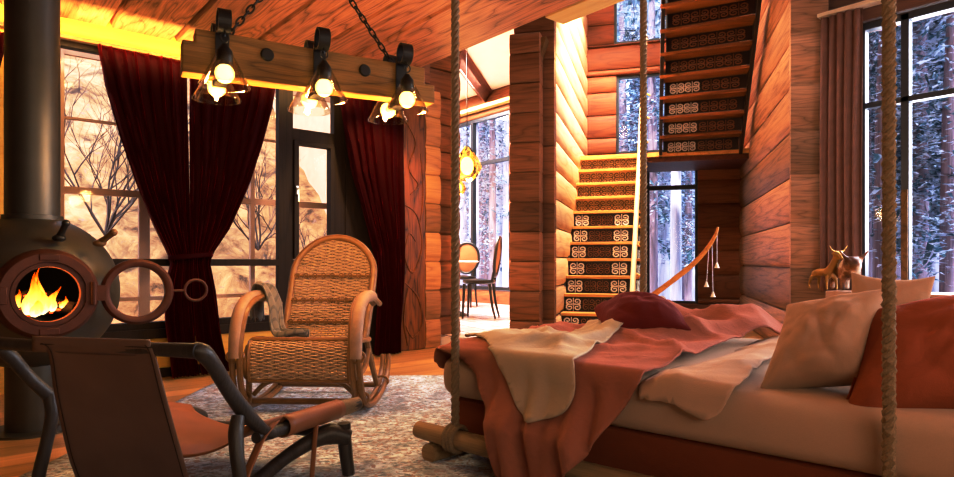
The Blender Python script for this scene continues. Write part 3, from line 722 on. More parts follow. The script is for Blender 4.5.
# plaid blanket
M_PLAID, nt, b = newmat('plaid_wool'); v = coords(nt, kind='UV')
sx_ = nd(nt, 'ShaderNodeSeparateXYZ'); nt.links.new(v, sx_.inputs[0])
def stripes(o, f, wd): return mth(nt, 'GREATER_THAN', mth(nt, 'FRACT', mth(nt, 'MULTIPLY', o, f)), wd)
su, sv = stripes(sx_.outputs[0], 4.5, .72), stripes(sx_.outputs[1], 6, .72)
c = mixc(nt, mth(nt, 'MULTIPLY', su, .55), (.17,.14,.115), (.035,.03,.03)); c = mixc(nt, mth(nt, 'MULTIPLY', sv, .6), c, (.035,.03,.03)); c = mixc(nt, mth(nt,'MULTIPLY',noise(nt, coords(nt), 300, 2),.4), c, (.24,.2,.17))
nt.links.new(c, b.inputs['Base Color']); b.inputs['Roughness'].default_value = .95; b.inputs['Sheen Weight'].default_value = .3
def blanket_obj():
    # folded over the chair's right-hand (image left) arm, falling inside to the seat
    path = [(-.385,.06,.50),(-.385,.05,.60),(-.36,.03,.695),(-.30,.01,.69),(-.255,-.01,.60),(-.235,-.05,.51),(-.205,-.09,.44),(-.15,-.13,.425),(-.09,-.15,.432),(-.03,-.15,.428)]
    P = smooth_path([Vector(p) for p in path], 6); mb = MB()
    def f(u, v):
        q = v*(len(P)-1); i = min(int(q), len(P)-2); p = P[i].lerp(P[i+1], q-i)
        wdt = .10 + .03*sin(v*5) ; wdt = wdt*(1 if v < .55 else 1-.75*((v-.55)/.45)**1.5)
        a = (u-.5)*2
        return p + Vector((.012*sin(9*u+6*v), a*wdt + .04*(v-.4), .012*sin(10*u*1.6+v*7) + .01*sin(23*u)))
    mb.grid(f, 26, 50)
    return mb
mb = blanket_obj(); bl = mb.build('plaid_blanket', M_PLAID, None, fix=False, solid=.008)
uv = bl.data.uv_layers.new(name='UVMap')
for lp in bl.data.loops:
    i = lp.vertex_index; uv.data[lp.index].uv = ((i % 27)/26, (i//27)/50*2.0)
bl.location = rk0; bl.rotation_euler = (0,0,-YAW-R(2))
tag(bl, 'grey plaid wool blanket folded over an arm of the rattan rocker', 'blanket')

# ================================================================== leather sling chair in the foreground
M_LEATHER = plain('brown_saddle_leather', (.17,.10,.075), .5, spec=.3, var=.3, vs=6, bmp=.12, bs=220)
M_TAN = plain('tan_leather', (.27,.11,.05), .42, spec=.4, var=.25, vs=6, bmp=.15, bs=160)
M_EBONY = wood('dark_stained_branch', (.010,.008,.008), (.05,.040,.036), 'Z', 1.5, 7, .42, spec=.45)
M_RAWWOOD = wood('raw_branch_end', (.12,.08,.05), (.30,.22,.14), 'X', 2, 5, .6)
so = cam(-1.1, 2.05); sl = thing('sling_chair', 'brown leather sling armchair on dark branch frame, seen from behind', 'armchair', (so.x, so.y, 0))
def L(px_, py_, d): return W(px_, py_, d) - so
def Lg(px_, py_, d):
    v = W(px_, py_, d) - so; v.z = 0; return v
m = MB(); m.tube([L(-18,342,1.93), L(40,346,1.885), L(100,348,1.84), L(150,349,1.80), L(198,351,1.765)], [.021,.019,.019,.02,.023], 12); m.build('back_rail', M_EBONY, sl)
m = MB(); m.tube([L(193,350,1.77), L(203,353,1.78), L(214,366,1.82), L(228,389,1.90), L(245,412,1.98), L(262,429,2.05), L(272,434,2.10)], [.023,.026,.023,.023,.026,.02,.018], 12); m.build('arm', M_EBONY, sl)
m = MB(); m.tube([L(-10,343,1.93), L(8,354,1.95), L(28,376,2.0), L(50,396,2.05), L(62,404,2.10), L(90,412,2.25)], [.02,.022,.02,.022,.02,.016], 12); m.build('arm', M_EBONY, sl)
m = MB(); m.tube([L(238,416,1.95), L(236,432,1.93), L(237,455,1.91), L(240,480,1.9), Lg(244,0,1.88)], [.02,.024,.022,.021,.024], 12); m.build('leg', M_EBONY, sl)
m = MB(); m.tube([L(50,394,2.05), L(52,415,2.04), L(46,445,2.03), L(38,480,2.02), Lg(33,0,2.0)], [.024,.02,.019,.02,.022], 12); m.build('leg', M_EBONY, sl)
m = MB(); m.tube([L(344,423,2.46), L(345,445,2.46), Lg(349,0,2.45)], [.026,.027,.024], 12); m.build('leg', M_EBONY, sl)
m = MB(); m.tube([L(195,410,2.75), L(196,425,2.75), Lg(198,0,2.74)], [.024,.024,.022], 10); m.build('leg', M_EBONY, sl)
m = MB(); m.tube([L(256,438,2.03), L(285,428,2.2), L(318,416,2.42), L(340,409,2.57), L(357,404,2.68)], [.018,.022,.027,.03,.027], 12); rr_ = m.build('seat_rail', M_EBONY, sl)
m = MB(); m.tube([L(338,409,2.56), L(347,406.5,2.62), L(357.5,403.5,2.69)], [.034,.033,.028], 14); m.build('rail_end', M_RAWWOOD, rr_)
m = MB(); m.tube([L(66,404,2.12), L(110,402,2.3), L(190,412,2.70), L(203,417,2.78)], [.018,.022,.025,.024], 10); m.build('seat_rail', M_EBONY, sl)
m = MB(); m.tube([L(350,438,2.45), L(330,434,2.43), L(310,442,2.38), L(285,458,2.28), L(258,480,2.12), L(240,492,1.95)], [.03,.042,.03,.025,.024,.022], 12); m.build('stretcher', M_EBONY, sl)
m = MB(); m.tube([L(198,424,2.75), L(270,428,2.6), L(345,434,2.46)], [.018,.02,.022], 10); m.build('front_rail', M_EBONY, sl)
# leather back: wraps the rail and runs down to the seat
tl, tr_ = [(34,344,1.885),(48,352,1.87),(54,390,1.93),(61,425,1.99),(70,462,2.05),(84,498,2.12)], [(149,347,1.80),(154,356,1.79),(164,395,1.86),(176,438,1.93),(188,480,2.0),(197,512,2.07)]
PL, PR = smooth_path([L(*q) for q in tl], 6), smooth_path([L(*q) for q in tr_], 6); n = len(PL)-1
toC = Vector((-so.x,-so.y,H)).normalized()
def back(u, v):
    q = v*n; i = min(int(q), n-1); a, b = PL[i].lerp(PL[i+1], q-i), PR[i].lerp(PR[i+1], q-i); p = a.lerp(b, u)
    sag = .035*sin(pi*u)*sin(pi*min(1, v*.75+.1)); return p - toC*sag*.6 + toC*.02*(1-v) + Vector((0,0,.004*sin(pi*u)))
m = MB(); m.grid(back, 28, 44); bk = m.build('back_sling', M_LEATHER, sl, solid=.006)
m = MB()   # rolled hem around the rail
def roll(u, v):
    a = L(33,345,1.885).lerp(L(150,349,1.80), u); ang = -pi*.35 + v*pi*1.35
    return a + toC*(.027*cos(ang)) + Vector((0,0,.027*sin(ang)))
m.grid(roll, 24, 14); m.build('hem_roll', M_LEATHER, bk, solid=.004)
m = MB()
for (uu) in (.035,.965): m.tube([back(uu, v/24)+toC*.004 for v in range(25)], .0016, 5, 1)
m.tube([back(u/20, .11)+toC*.004 for u in range(21)], .0016, 5, 1); m.build('stitching', plain('thread',(.03,.015,.01),.8), bk)
# seat sling between the side rails
SL_, SR_ = smooth_path([L(70,404,2.14), L(110,402,2.3), L(190,412,2.70)], 8), smooth_path([L(244,436,2.0), L(285,424,2.2), L(338,407,2.56)], 8); n2 = len(SL_)-1
def seat(u, v):
    q = v*n2; i = min(int(q), n2-1); a, b = SL_[i].lerp(SL_[i+1], q-i), SR_[i].lerp(SR_[i+1], q-i); p = a.lerp(b, u)
    return p + Vector((0,0,.028 - .15*(sin(pi*u)**.6)*(1-.25*v) + .03*sin(pi*v)*sin(pi*u)))
m = MB(); m.grid(seat, 32, 26); ss = m.build('seat_sling', M_TAN, sl, solid=.007)
m = MB()   # sleeve of the sling round the right rail
def sleeve(u, v):
    c = L(282,427,2.19).lerp(L(338,409,2.56), u); a = 2*pi*v; rr = .038
    ax = (L(338,409,2.56)-L(282,427,2.19)).normalized(); s_ = ax.cross(Vector((0,0,1))).normalized(); t_ = s_.cross(ax)
    return c + s_*rr*cos(a) + t_*rr*sin(a)
m.grid(sleeve, 10, 20); m.build('rail_sleeve', M_TAN, ss, solid=.004)
m = MB()
def strap(pts, w): 
    P = smooth_path(pts, 6)
    def f(u, v):
        q = v*(len(P)-1); i = min(int(q), len(P)-2); p = P[i].lerp(P[i+1], q-i); return p + CR*(u-.5)*w + Vector((0,0,(u-.5)*w*.5))
    m.grid(f, 3, 30)
strap([L(275,431,2.10)+Vector((0,0,.03)), L(262,438,2.04), L(254,455,2.0), L(245,478,1.96), L(240,500,1.95)], .03)
m.build('lacing_strap', M_TAN, ss, solid=.004)
m = MB(); strap([L(318,414,2.38), L(315,440,2.35), L(312,478,2.33)], .018)
m.build('lacing_strap', M_TAN, ss, solid=.004)

# ================================================================== rug
M_RUG, nt, b = newmat('faded_woven_rug'); v = coords(nt)
n1 = noise(nt, coords(nt,(.45,1,1)), 55, 4, .4, .75); n2 = noise(nt, v, 5.5, 4, 1.5); n3 = noise(nt, v, 22, 3, 2.0); n4 = noise(nt, v, 150, 2)
vr = nd(nt, 'ShaderNodeTexVoronoi', feature='F1'); vr.inputs['Scale'].default_value = 16; nt.links.new(v, vr.inputs['Vector'])
c = ramp(nt, n1, [(.37,(.02,.028,.05)),(.45,(.26,.32,.44)),(.53,(.60,.72,.95)),(.66,(.80,.93,1.0))])
c = mixc(nt, ramp(nt, n3, [(.52,(0,0,0)),(.60,(1,1,1))]), c, (.30,.19,.19))
c = mixc(nt, ramp(nt, mth(nt,'MULTIPLY',n2,n1), [(.26,(0,0,0)),(.36,(.8,.8,.8))]), c, (.12,.11,.15))
c = mixc(nt, ramp(nt, vr.outputs['Distance'], [(.0,(.7,.7,.7)),(.3,(0,0,0))]), c, (.60,.68,.80))
c = mixc(nt, mth(nt,'MULTIPLY',n4,.3), c, (.60,.72,.90))
nt.links.new(c, b.inputs['Base Color']); b.inputs['Roughness'].default_value = .95; bump(nt, b, n1, .5, .01)
rg = cam(-.3, 3.05)
m = MB(); m.grid(lambda u, v: Vector((-1.5+3.0*u, -1.55+3.1*v, .012+.004*fbm(u*9,v*9))), 40, 40); rug = m.build('area_rug', M_RUG, None, solid=.011)
rug.location = (rg.x, rg.y, 0); rug.rotation_euler = (0,0,-YAW+R(1)); tag(rug, 'faded grey, cream and rust woven rug under the rocking chair', 'rug')
# ================================================================== hanging bed
M_BEDLOG = wood('weathered_bed_log', (.13,.075,.035), (.38,.25,.13), 'X', 2.2, 5, .7)
M_BASE = fabric('rust_velvet_base', (.20,.050,.022), .2, sheen=.4)
M_SHEET = fabric('beige_linen', (.45,.32,.235), .06, wrinkle=.25, bmp=.2)
M_DUVET = fabric('terracotta_linen', (.34,.13,.082), .12, wrinkle=.5, bmp=.3)
M_THROW = fabric('oatmeal_linen', (.43,.35,.26), .08, wrinkle=.35, bmp=.25)
M_PILLOW = fabric('beige_pillow_linen', (.47,.315,.22), .06, wrinkle=.4, bmp=.25)
M_RUSTP = fabric('rust_pillow_linen', (.30,.075,.032), .12, wrinkle=.5, bmp=.3)
M_REDP = fabric('deep_red_velvet', (.13,.014,.011), .2, sheen=.4)
bed = thing('hanging_bed', 'low hanging bed of log poles, rust base and beige mattress under rumpled covers', 'bed', BED0, BEDA)
LF, LH, WN, WF = -.12, 2.45, .05, 1.54     # foot, head, near side, far side
ZB0, ZB1, ZM = .09, .276, .452
def rbox(mb, x0, x1, y0, y1, z0, z1, r, bul=0.0, nx=40, ny=30):
    """cushion-like block: rounded edges and slightly swollen sides"""
    def prof(v):     # v 0..1 round the vertical section: bottom edge, side, top edge
        return v
    n = 14; ring = []
    for i in range(n+1):
        t = i/n
        z = z0 + (z1-z0)*t
        dz = min(t, 1-t)*(z1-z0); ins = r - sqrt(max(0, r*r-(r-dz)**2)) if dz < r else 0
        ins -= bul*sin(pi*t); ring.append((ins, z))
    def loop(ins, z):
        cr = r*1.2; P = []
        X0, X1, Y0, Y1 = x0+ins, x1-ins, y0+ins, y1-ins
        for (cx, cy, a0) in ((X1-cr,Y1-cr,0),(X0+cr,Y1-cr,pi/2),(X0+cr,Y0+cr,pi),(X1-cr,Y0+cr,1.5*pi)):
            for k in range(7): P.append(Vector((cx+cr*cos(a0+pi/2*k/6), cy+cr*sin(a0+pi/2*k/6), z)))
        return P
    loops = [loop(*q) for q in ring]; b = len(mb.v); m = len(loops[0])
    for lp in loops: mb.v += lp
    for i in range(len(loops)-1):
        for j in range(m): mb.f.append((b+i*m+j, b+i*m+(j+1) % m, b+(i+1)*m+(j+1) % m, b+(i+1)*m+j))
    mb.f.append(tuple(b+j for j in range(m-1,-1,-1))); mb.f.append(tuple(b+(len(loops)-1)*m+j for j in range(m)))
def wob(a, b, n, seed, r, e=.004):
    random.seed(seed); a, b = Vector(a), Vector(b)
    return [a.lerp(b, i/n) + Vector((random.uniform(-e,e), random.uniform(-e,e), random.uniform(-e,e)*.5)) for i in range(n+1)], [r*random.uniform(.93,1.07) for _ in range(n+1)]
for i, (a, b, r, sd) in enumerate((((-.215,0,.123),(2.5,0,.118),.037,1), ((-.215,1.59,.123),(2.5,1.59,.118),.037,2))):
    m = MB(); P, rr = wob(a, b, 12, sd, r); m.tube(P, rr, 14, 3); m.build('side_log', M_BEDLOG, bed)
for i, (a, b, r, sd) in enumerate((((-.125,-.03,.045),(-.125,1.7,.045),.042,3), ((.5,.0,.045),(.5,1.66,.045),.042,4), ((1.55,-.03,.045),(1.55,1.7,.045),.042,5))):
    m = MB(); P, rr = wob(a, b, 12, sd, r); m.tube(P, rr, 14, 3); m.build('cross_log', M_BEDLOG, bed)
m = MB(); rbox(m, LF+.02, LH, WN+.025, WF, ZB0, ZB1, .02); m.build('upholstered_base', M_BASE, bed)
m = MB(); rbox(m, LF, LH, WN, WF, ZB1-.004, ZM, .045, .012); m.build('mattress', M_SHEET, bed)

def ridge(x, y, z): return (1 - min(1, abs(NZ.noise(Vector((x, y, z))))*2.6))**2
def wr(l, w, k=1.0):
    a = l + .12*NZ.noise(Vector((l*3, w*3, 7))); b = w + .12*NZ.noise(Vector((l*3, w*3, 17)))
    return k*(.036*ridge(a*3.0+b*1.2, b*2.2, 1.3) + .013*ridge(a*6.5-b*3, b*5, 4.1) + .016*fbm(l*2.2, w*2.2, 5) - .012)
def lump(l, w, c): 
    return sum(h*math.exp(-(((l-a)*cos(g)+(w-b)*sin(g))/sa)**2 - ((-(l-a)*sin(g)+(w-b)*cos(g))/sb)**2) for a, b, sa, sb, h, g in c)
LUMPS = [(.33,1.36,.22,.20,.13,.3),(.66,1.42,.16,.16,.10,0),(.16,1.12,.13,.3,.045,.5),(.62,1.05,.07,.4,.06,-.5),(.42,.85,.06,.45,.045,-.7),(.72,1.60,.12,.15,.08,0),(.05,.2,.12,.25,.05,.4),(.72,.7,.05,.3,.03,-.2),(-.05,.75,.06,.3,.03,.2),(.35,.35,.05,.3,.025,-.9)]
def top_h(l, w): 
    edge = min(1, max(0, (w-WN)/.15))
    return .028 + edge*(lump(l, w, LUMPS) + max(-.008, wr(l, w)*.9))
def drape(l, w, off, hang_fold=1.0, hfun=top_h, fl=9.0):
    """unrolled cloth coordinate -> bed coordinate: flat on the mattress, falling over the near side and the foot"""
    we = WN + .005; lf = LF + .005
    wc, lc = max(w, we), max(l, lf)
    z = ZM + hfun(lc, wc) + off; r = .055; y, x = w, l; n = off + .006
    def roll(dl):     # distance past the edge -> (outward, drop)
        q = r*pi/2
        if dl < q: a = dl/r; return r*sin(a), r*(1-cos(a))
        return r, r + dl - q
    if w < we:
        o, d = roll(we-w); sw_ = min(1, d/.25)
        fold = hang_fold*sw_*(.020*sin(44*(l-.25*d)) + .014*sin(71*(l-.1*d)+1.0) + .012*sin(19*l))
        y = we - o*.45 - n - .03*sw_ + min(.03, fold); z -= d
    if z < .40: y -= .085*min(1, (.40-z)/.16)**1.5
    if l < lf:
        o, d = roll(lf-l); sw_ = min(1, d/.2); x = lf - o*.4 - n - hang_fold*sw_*(.015 + .015*sin(fl*2.5*w)); z -= d
    return Vector((x, y, max(z, .02+off)))
def cloth(name, poly, step, off, mat, label, cat, hang=1.0, hfun=top_h, solid=.008, fl=9.0, sub=1):
    P = smooth_path([Vector((a, b, 0)) for a, b in poly], 10, True); B = [Vector((p.x, p.y)) for p in P]
    xs = [p.x for p in B]; ys = [p.y for p in B]; pts = list(B); nb = len(B); i = 0
    x = min(xs); random.seed(3)
    while x < max(xs):
        y = min(ys)
        while y < max(ys): pts.append(Vector((x + (step/2 if int(y/step) % 2 else 0), y))); y += step
        x += step
    v2, e, f, *_ = delaunay_2d_cdt(pts, [(k, (k+1) % nb) for k in range(nb)], [list(range(nb))], 1, 1e-5)
    mb = MB(); mb.add([drape(p.x, p.y, off, hang, hfun, fl) for p in v2], [tuple(q) for q in f])
    o = mb.build(name, mat, None, solid=solid, fix=False, subsurf=0, angle=0)
    # outward normals
    bm = bmesh.new(); bm.from_mesh(o.data); bmesh.ops.recalc_face_normals(bm, faces=bm.faces)
    if sum(q.normal.z*q.calc_area() for q in bm.faces) < 0: bmesh.ops.reverse_faces(bm, faces=bm.faces)
    bm.to_mesh(o.data); bm.free()
    for p in o.data.polygons: p.use_smooth = True
    o.modifiers['solid'].offset = 1
    o.location = BED0; o.rotation_euler = (0,0,BEDA); return tag(o, label, cat)
cloth('duvet', [(-.26,.16),(-.22,.06),(-.14,.03),(.04,-.02),(.13,-.09),(.225,-.22),(.295,-.42),(.38,-.46),(.47,-.43),(.57,-.36),(.66,-.25),(.73,-.14),(.78,-.05),(.81,.05),(.79,.35),(.775,.8),(.80,1.2),(.90,1.38),(.92,1.50),(.6,1.55),(.2,1.55),(-.08,1.54),(-.18,1.4),(-.22,1.1),(-.24,.6)], .022, .004, M_DUVET,
      'rumpled terracotta linen duvet spilling over the near side of the hanging bed', 'duvet')
cloth('throw_blanket', [(-.15,.26),(-.06,.42),(.09,.69),(.05,.95),(.05,1.10),(.16,1.24),(.29,1.36),(.36,1.26),(.34,1.08),(.37,.8),(.40,.52),(.49,.2),(.575,-.03),(.565,-.14),(.47,-.19),(.385,-.195),(.31,-.115),(.21,.0),(.06,.12),(-.06,.2)], .02, .022, M_THROW,
      'oatmeal linen throw laid across the terracotta duvet', 'throw', hang=.8)
def sheet_h(l, w): return -.012 + .03*min(1,max(0,(l-.80)/.08)) + .02*math.exp(-((l-.98)/.05)**2)*min(1,max(0,w*2)) + max(-.004, .4*wr(l+4, w))
cloth('folded_sheet', [(.80,.03),(.83,-.03),(.89,-.055),(.97,-.075),(1.035,-.08),(1.08,-.03),(1.10,.08),(1.06,.4),(1.03,.8),(1.03,1.2),(.95,1.46),(.82,1.46),(.80,1.0),(.79,.5)], .024, .004, M_SHEET,
      'beige linen top sheet folded back beside the duvet edge', 'sheet', hang=.3, hfun=sheet_h, solid=.006)

def pillow(name, label, cat, c, size, rot, mat, group=None, puff=.5, seed=0, crease=True, seam=False, bow=.13, shear=0.0):
    sx, sy, sz = size; nu = 36; mb = MB(); tops = []
    def edge(u, v):      # pinched corners, bowed sides
        x, y = (u-.5)*2, (v-.5)*2
        bx = 1 - bow*(1-abs(y)**2); by = 1 - bow*(1-abs(x)**2)
        return x*sx/2*bx + shear*y*sy/2*by, y*sy/2*by, x, y
    def f(s):
        def g(u, v):
            X, Y, x, y = edge(u, v); h = max(0, (1-x*x)*(1-y*y))**.46
            n_ = fbm(x*1.6+seed, y*1.6, s*3.0+seed)*.10 - .07*ridge(x*1.1+y*.7+seed*2, y*.9-x*.3, 4+s)
            return Vector((X, Y, s*sz/2*h*(1+n_*1.5)))
        return g
    mb.grid(f(1), nu, nu); mb.grid(f(-1), nu, nu)
    o = mb.build(name, mat, None, angle=0); o.location = c; o.rotation_euler = rot
    o.modifiers.new('sub','SUBSURF').levels = 1; o.modifiers['sub'].render_levels = 1
    tag(o, label, cat, group)
    if seam:
        s = MB(); s.tube([Vector(edge(t, 0)[:2]+(0,)) for t in [i/20 for i in range(21)]] + [Vector(edge(1, t)[:2]+(0,)) for t in [i/20 for i in range(1,21)]] + [Vector(edge(1-t, 1)[:2]+(0,)) for t in [i/20 for i in range(1,21)]] + [Vector(edge(0, 1-t)[:2]+(0,)) for t in [i/20 for i in range(1,20)]], .004, 6, closed=True, smooth=False)
        s.build('piping', mat, o)
    return o
from mathutils import Euler
def facing(cdir, up_tilt, roll=0.0):
    """rotation whose local z looks along cdir (r, d on the floor), leaning back by up_tilt, local y up"""
    z = (CR*cdir[0] + CF*cdir[1]).normalized(); z = (z*cos(up_tilt) + Vector((0,0,1))*sin(up_tilt)).normalized()
    x = Vector((0,0,1)).cross(z).normalized(); y = z.cross(x)
    M = Matrix((x, y, z)).transposed() @ Matrix.Rotation(roll, 3, 'Z'); return M.to_euler()
PILLOWS = [
 ('pillow','large beige linen pillow at the front, leaning beside the rust pillow', W(824,342,1.96), (.31,.32,.26), facing((-.62,-.78), R(34), R(15)), M_PILLOW, 2, .42),
 ('pillow','beige linen pillow behind, only its upright corners showing', W(886,325,2.24), (.27,.39,.17), facing((-.35,-.9), R(12), R(-3)), M_PILLOW, 5, .1),
 ('pillow','rust linen pillow at the head of the bed behind the thick rope', W(938,357,1.80), (.50,.40,.30), facing((-.40,-.90), R(42), R(17)), M_RUSTP, 8, .62)]
for nm, lb, c, sz, rt, mt_, sd, sh_ in PILLOWS: pillow(nm, lb, 'pillow', c, sz, rt, mt_, seed=sd, seam=(sd==8), shear=sh_)
pillow('pillow', 'dark red velvet cushion at the far foot corner of the bed', 'pillow', W(641,321,3.05), (.40,.40,.27), facing((-.05,-.95), R(76), R(3)), M_REDP, seed=11, bow=.04)

# ================================================================== staircases
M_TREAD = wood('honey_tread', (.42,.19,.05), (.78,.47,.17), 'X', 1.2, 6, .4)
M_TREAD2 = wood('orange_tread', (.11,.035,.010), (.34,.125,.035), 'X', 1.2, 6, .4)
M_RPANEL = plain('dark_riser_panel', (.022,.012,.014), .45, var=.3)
M_SCROLLW = plain('backlit_scroll_and_string', (.72,.72,.80), .45, .2)  # light through riser cutouts is put into this pale colour; strings share it
M_SCROLLD = plain('brown_scrollwork', (.24,.10,.055), .4, .5)
M_SCROLLG = plain('dark_bronze_scrollwork', (.10,.045,.015), .4, .3)
M_RLIT = plain('lit_riser_panel', (.50,.30,.12), .45, var=.3)  # golden light falling on the top risers, put into the panel colour
def scrolls(mb, x0, x1, h, z0, n, r=.005):
    """acanthus-like lattice: mirrored volutes springing from a central stem in every bay"""
    w_ = (x1-x0)/n
    for i in range(n):
        cx = x0 + w_*(i+.5); zc = z0 + h*.5
        for mx in (-1, 1):
            for mz in (-1, 1):
                pts = []; ccx, ccz = .24*w_, .24*h
                for j in range(15):
                    t = j/14; a = -pi*.75 + 2*pi*1.35*t; q = (1-.82*t)
                    pts.append((cx + mx*(ccx + .27*w_*q*cos(a)), -.004, zc + mz*(ccz + .26*h*q*sin(a))))
                mb.tube(pts, [r*.7, r*1.1, r, r*.8, r*1.2], 5, 1, smooth=False)
            mb.tube([(cx+mx*.47*w_,-.004,zc-.12*h),(cx+mx*.40*w_,-.004,zc),(cx+mx*.47*w_,-.004,zc+.12*h)], r*.8, 5, 2)
        mb.tube([(cx,-.004,z0),(cx,-.004,z0+h)], r*.6, 5, smooth=False)
TW, TH = .80, .195
orn = {}
def ornament(kind, W_, H_):
    key = (kind, round(W_,2))
    if key in orn: return orn[key]
    out = []
    if kind == 'full':
        m = MB(); scrolls(m, -W_*.46, W_*.46, H_*.84, H_*.06, 5, .0065); out.append((m, M_SCROLLG))
    elif kind == 'ends':
        m = MB(); scrolls(m, -W_*.45, -W_*.24, H_*.86, H_*.05, 1, .0085); out.append((m, M_SCROLLW)); m = MB(); scrolls(m, W_*.14, W_*.36, H_*.86, H_*.05, 1, .0085); out.append((m, M_SCROLLW))
        m = MB(); scrolls(m, -W_*.22, W_*.12, H_*.8, H_*.08, 2); out.append((m, M_SCROLLD))
    elif kind == 'half':
        m = MB(); scrolls(m, -W_*.44, -W_*.06, H_*.8, H_*.08, 2, .0085); out.append((m, M_SCROLLW))
        m = MB(); scrolls(m, -W_*.04, W_*.42, H_*.8, H_*.08, 2, .007); out.append((m, M_SCROLLD))
    elif kind == 'dim':
        m = MB(); scrolls(m, -W_*.44, W_*.42, H_*.8, H_*.08, 4, .007); out.append((m, M_SCROLLD))
    orn[key] = out; return out
t0c, sE = -.595, None
stair = thing('staircase', 'lower straight flight of honey wood treads with scrollwork risers', 'staircase', hall(-.585, 6.25), -HA)
# treads: eye-level tread at about s = 7.0
z_top = 2.256; NT = 12; run = .172; s_top = 8.39
tr0 = None
for k in range(NT):
    zt_ = z_top - k*TH; ys = s_top - k*run - 6.25
    if zt_ < .05: break
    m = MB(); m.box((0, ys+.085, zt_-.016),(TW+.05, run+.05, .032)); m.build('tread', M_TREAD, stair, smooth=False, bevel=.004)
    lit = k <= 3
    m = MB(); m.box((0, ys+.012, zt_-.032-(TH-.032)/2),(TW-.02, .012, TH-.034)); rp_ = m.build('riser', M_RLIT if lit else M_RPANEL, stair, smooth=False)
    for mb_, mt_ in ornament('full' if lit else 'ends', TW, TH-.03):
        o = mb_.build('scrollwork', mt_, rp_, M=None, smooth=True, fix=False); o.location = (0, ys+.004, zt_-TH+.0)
for sx in (-1, 1):
    m = MB(); pts = [(s_top-6.25+.22, z_top-.06),(s_top-6.25+.22,z_top-.30)] + [(s_top-NT*run-6.25+.2, max(.0,z_top-NT*TH-.12)),(s_top-NT*run-6.25-.02, max(.0,z_top-NT*TH-.08))]
    m.prism([(a, b) for a, b in pts], .04, Matrix(((0,0,1,sx*(TW/2+.005)-.02),(1,0,0,0),(0,1,0,0),(0,0,0,1)))); m.build('stringer', M_RPANEL, stair, smooth=False)
m = MB(); hr0, hr1 = W(632,300,6.45), W(645.5,36,7.9); Mi = (Matrix.Translation(hall(-.585,6.25)) @ Matrix.Rotation(-HA,4,'Z')).inverted()
a, b = Mi @ hr0, Mi @ hr1; a = a + (a-b)*.12
m.tube([a, a.lerp(b,.33), a.lerp(b,.66), b], [.03,.028,.026,.024], 10); m.build('handrail', plain('pale_handrail', (.82,.66,.45), .35), stair)
for k in range(9):
    m = MB(); q = a.lerp(b, .1+.085*k); m.tube([q, q+Vector((.09,.02,-.05))], .012, 6, smooth=False); m.build('handrail_bracket', M_TREAD, stair)
# landing
m = MB(); m.prism([(-1.0,8.41),(1.13,8.41),(1.13,9.33),(-1.0,9.33)], .10, M_HALL @ Matrix.Translation((0,0,2.15))); ld = setting(m.build('floor.002', M_LOGDARK, smooth=False))
m = MB(); m.prism([(-1.0,8.365),(1.13,8.365),(1.13,8.41),(-1.0,8.41)], .055, M_HALL @ Matrix.Translation((0,0,2.215))); setting(m.build('trim_9', M_TREAD, smooth=False))
# upper flight: comes back over the hall toward the room
up = thing('staircase', 'upper winding flight seen from below, dark scrollwork risers under orange treads', 'staircase', hall(.55, 8.36, 2.25), -HA)
UW = .96
for k in range(13):
    zt_ = .195*(k+1); y = -.215*(k+1)+.1; yaw = -R(3+1.5*k); Mr = Matrix.Translation((0, y, 0)) @ Matrix.Rotation(yaw, 4, 'Z')
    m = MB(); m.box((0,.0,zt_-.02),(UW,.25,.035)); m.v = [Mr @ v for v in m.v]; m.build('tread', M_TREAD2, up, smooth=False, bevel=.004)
    m = MB(); m.box((0,.105,zt_-.035-.075),(UW-.06,.012,.158)); m.v = [Mr @ v for v in m.v]; rp_ = m.build('riser', M_RPANEL, up, smooth=False)
    kind = 'half' if (k < 4 or k > 7) else 'dim'
    for mb_, mt_ in ornament(kind, UW-.06, .158):
        # seen from the underside: scrolls on the back of the riser face the room
        o = mb_.build('scrollwork', mt_, rp_, fix=False); o.location = Mr @ Vector((0,.094,zt_-.195)); o.rotation_euler = (0,0,yaw)
for sx in (-1, 1):
    m = MB(); pts = []
    for k in range(15):
        zt_ = .195*(k+.5); y = -.215*(k+.5)+.1; yaw = -R(3+1.5*k)
        c = Matrix.Translation((0, y, 0)) @ Matrix.Rotation(yaw,4,'Z') @ Vector((sx*(UW/2+.02),.02,0)); pts.append(Vector((c.x, c.y, zt_)))
    def f(u, v, pts=pts): 
        q = u*(len(pts)-1); i = min(int(q), len(pts)-2); return pts[i].lerp(pts[i+1], q-i) + Vector((0,0,(v-.5)*.30))
    m.grid(f, 28, 1); m.build('stringer', M_RPANEL, up, smooth=False, solid=.04)

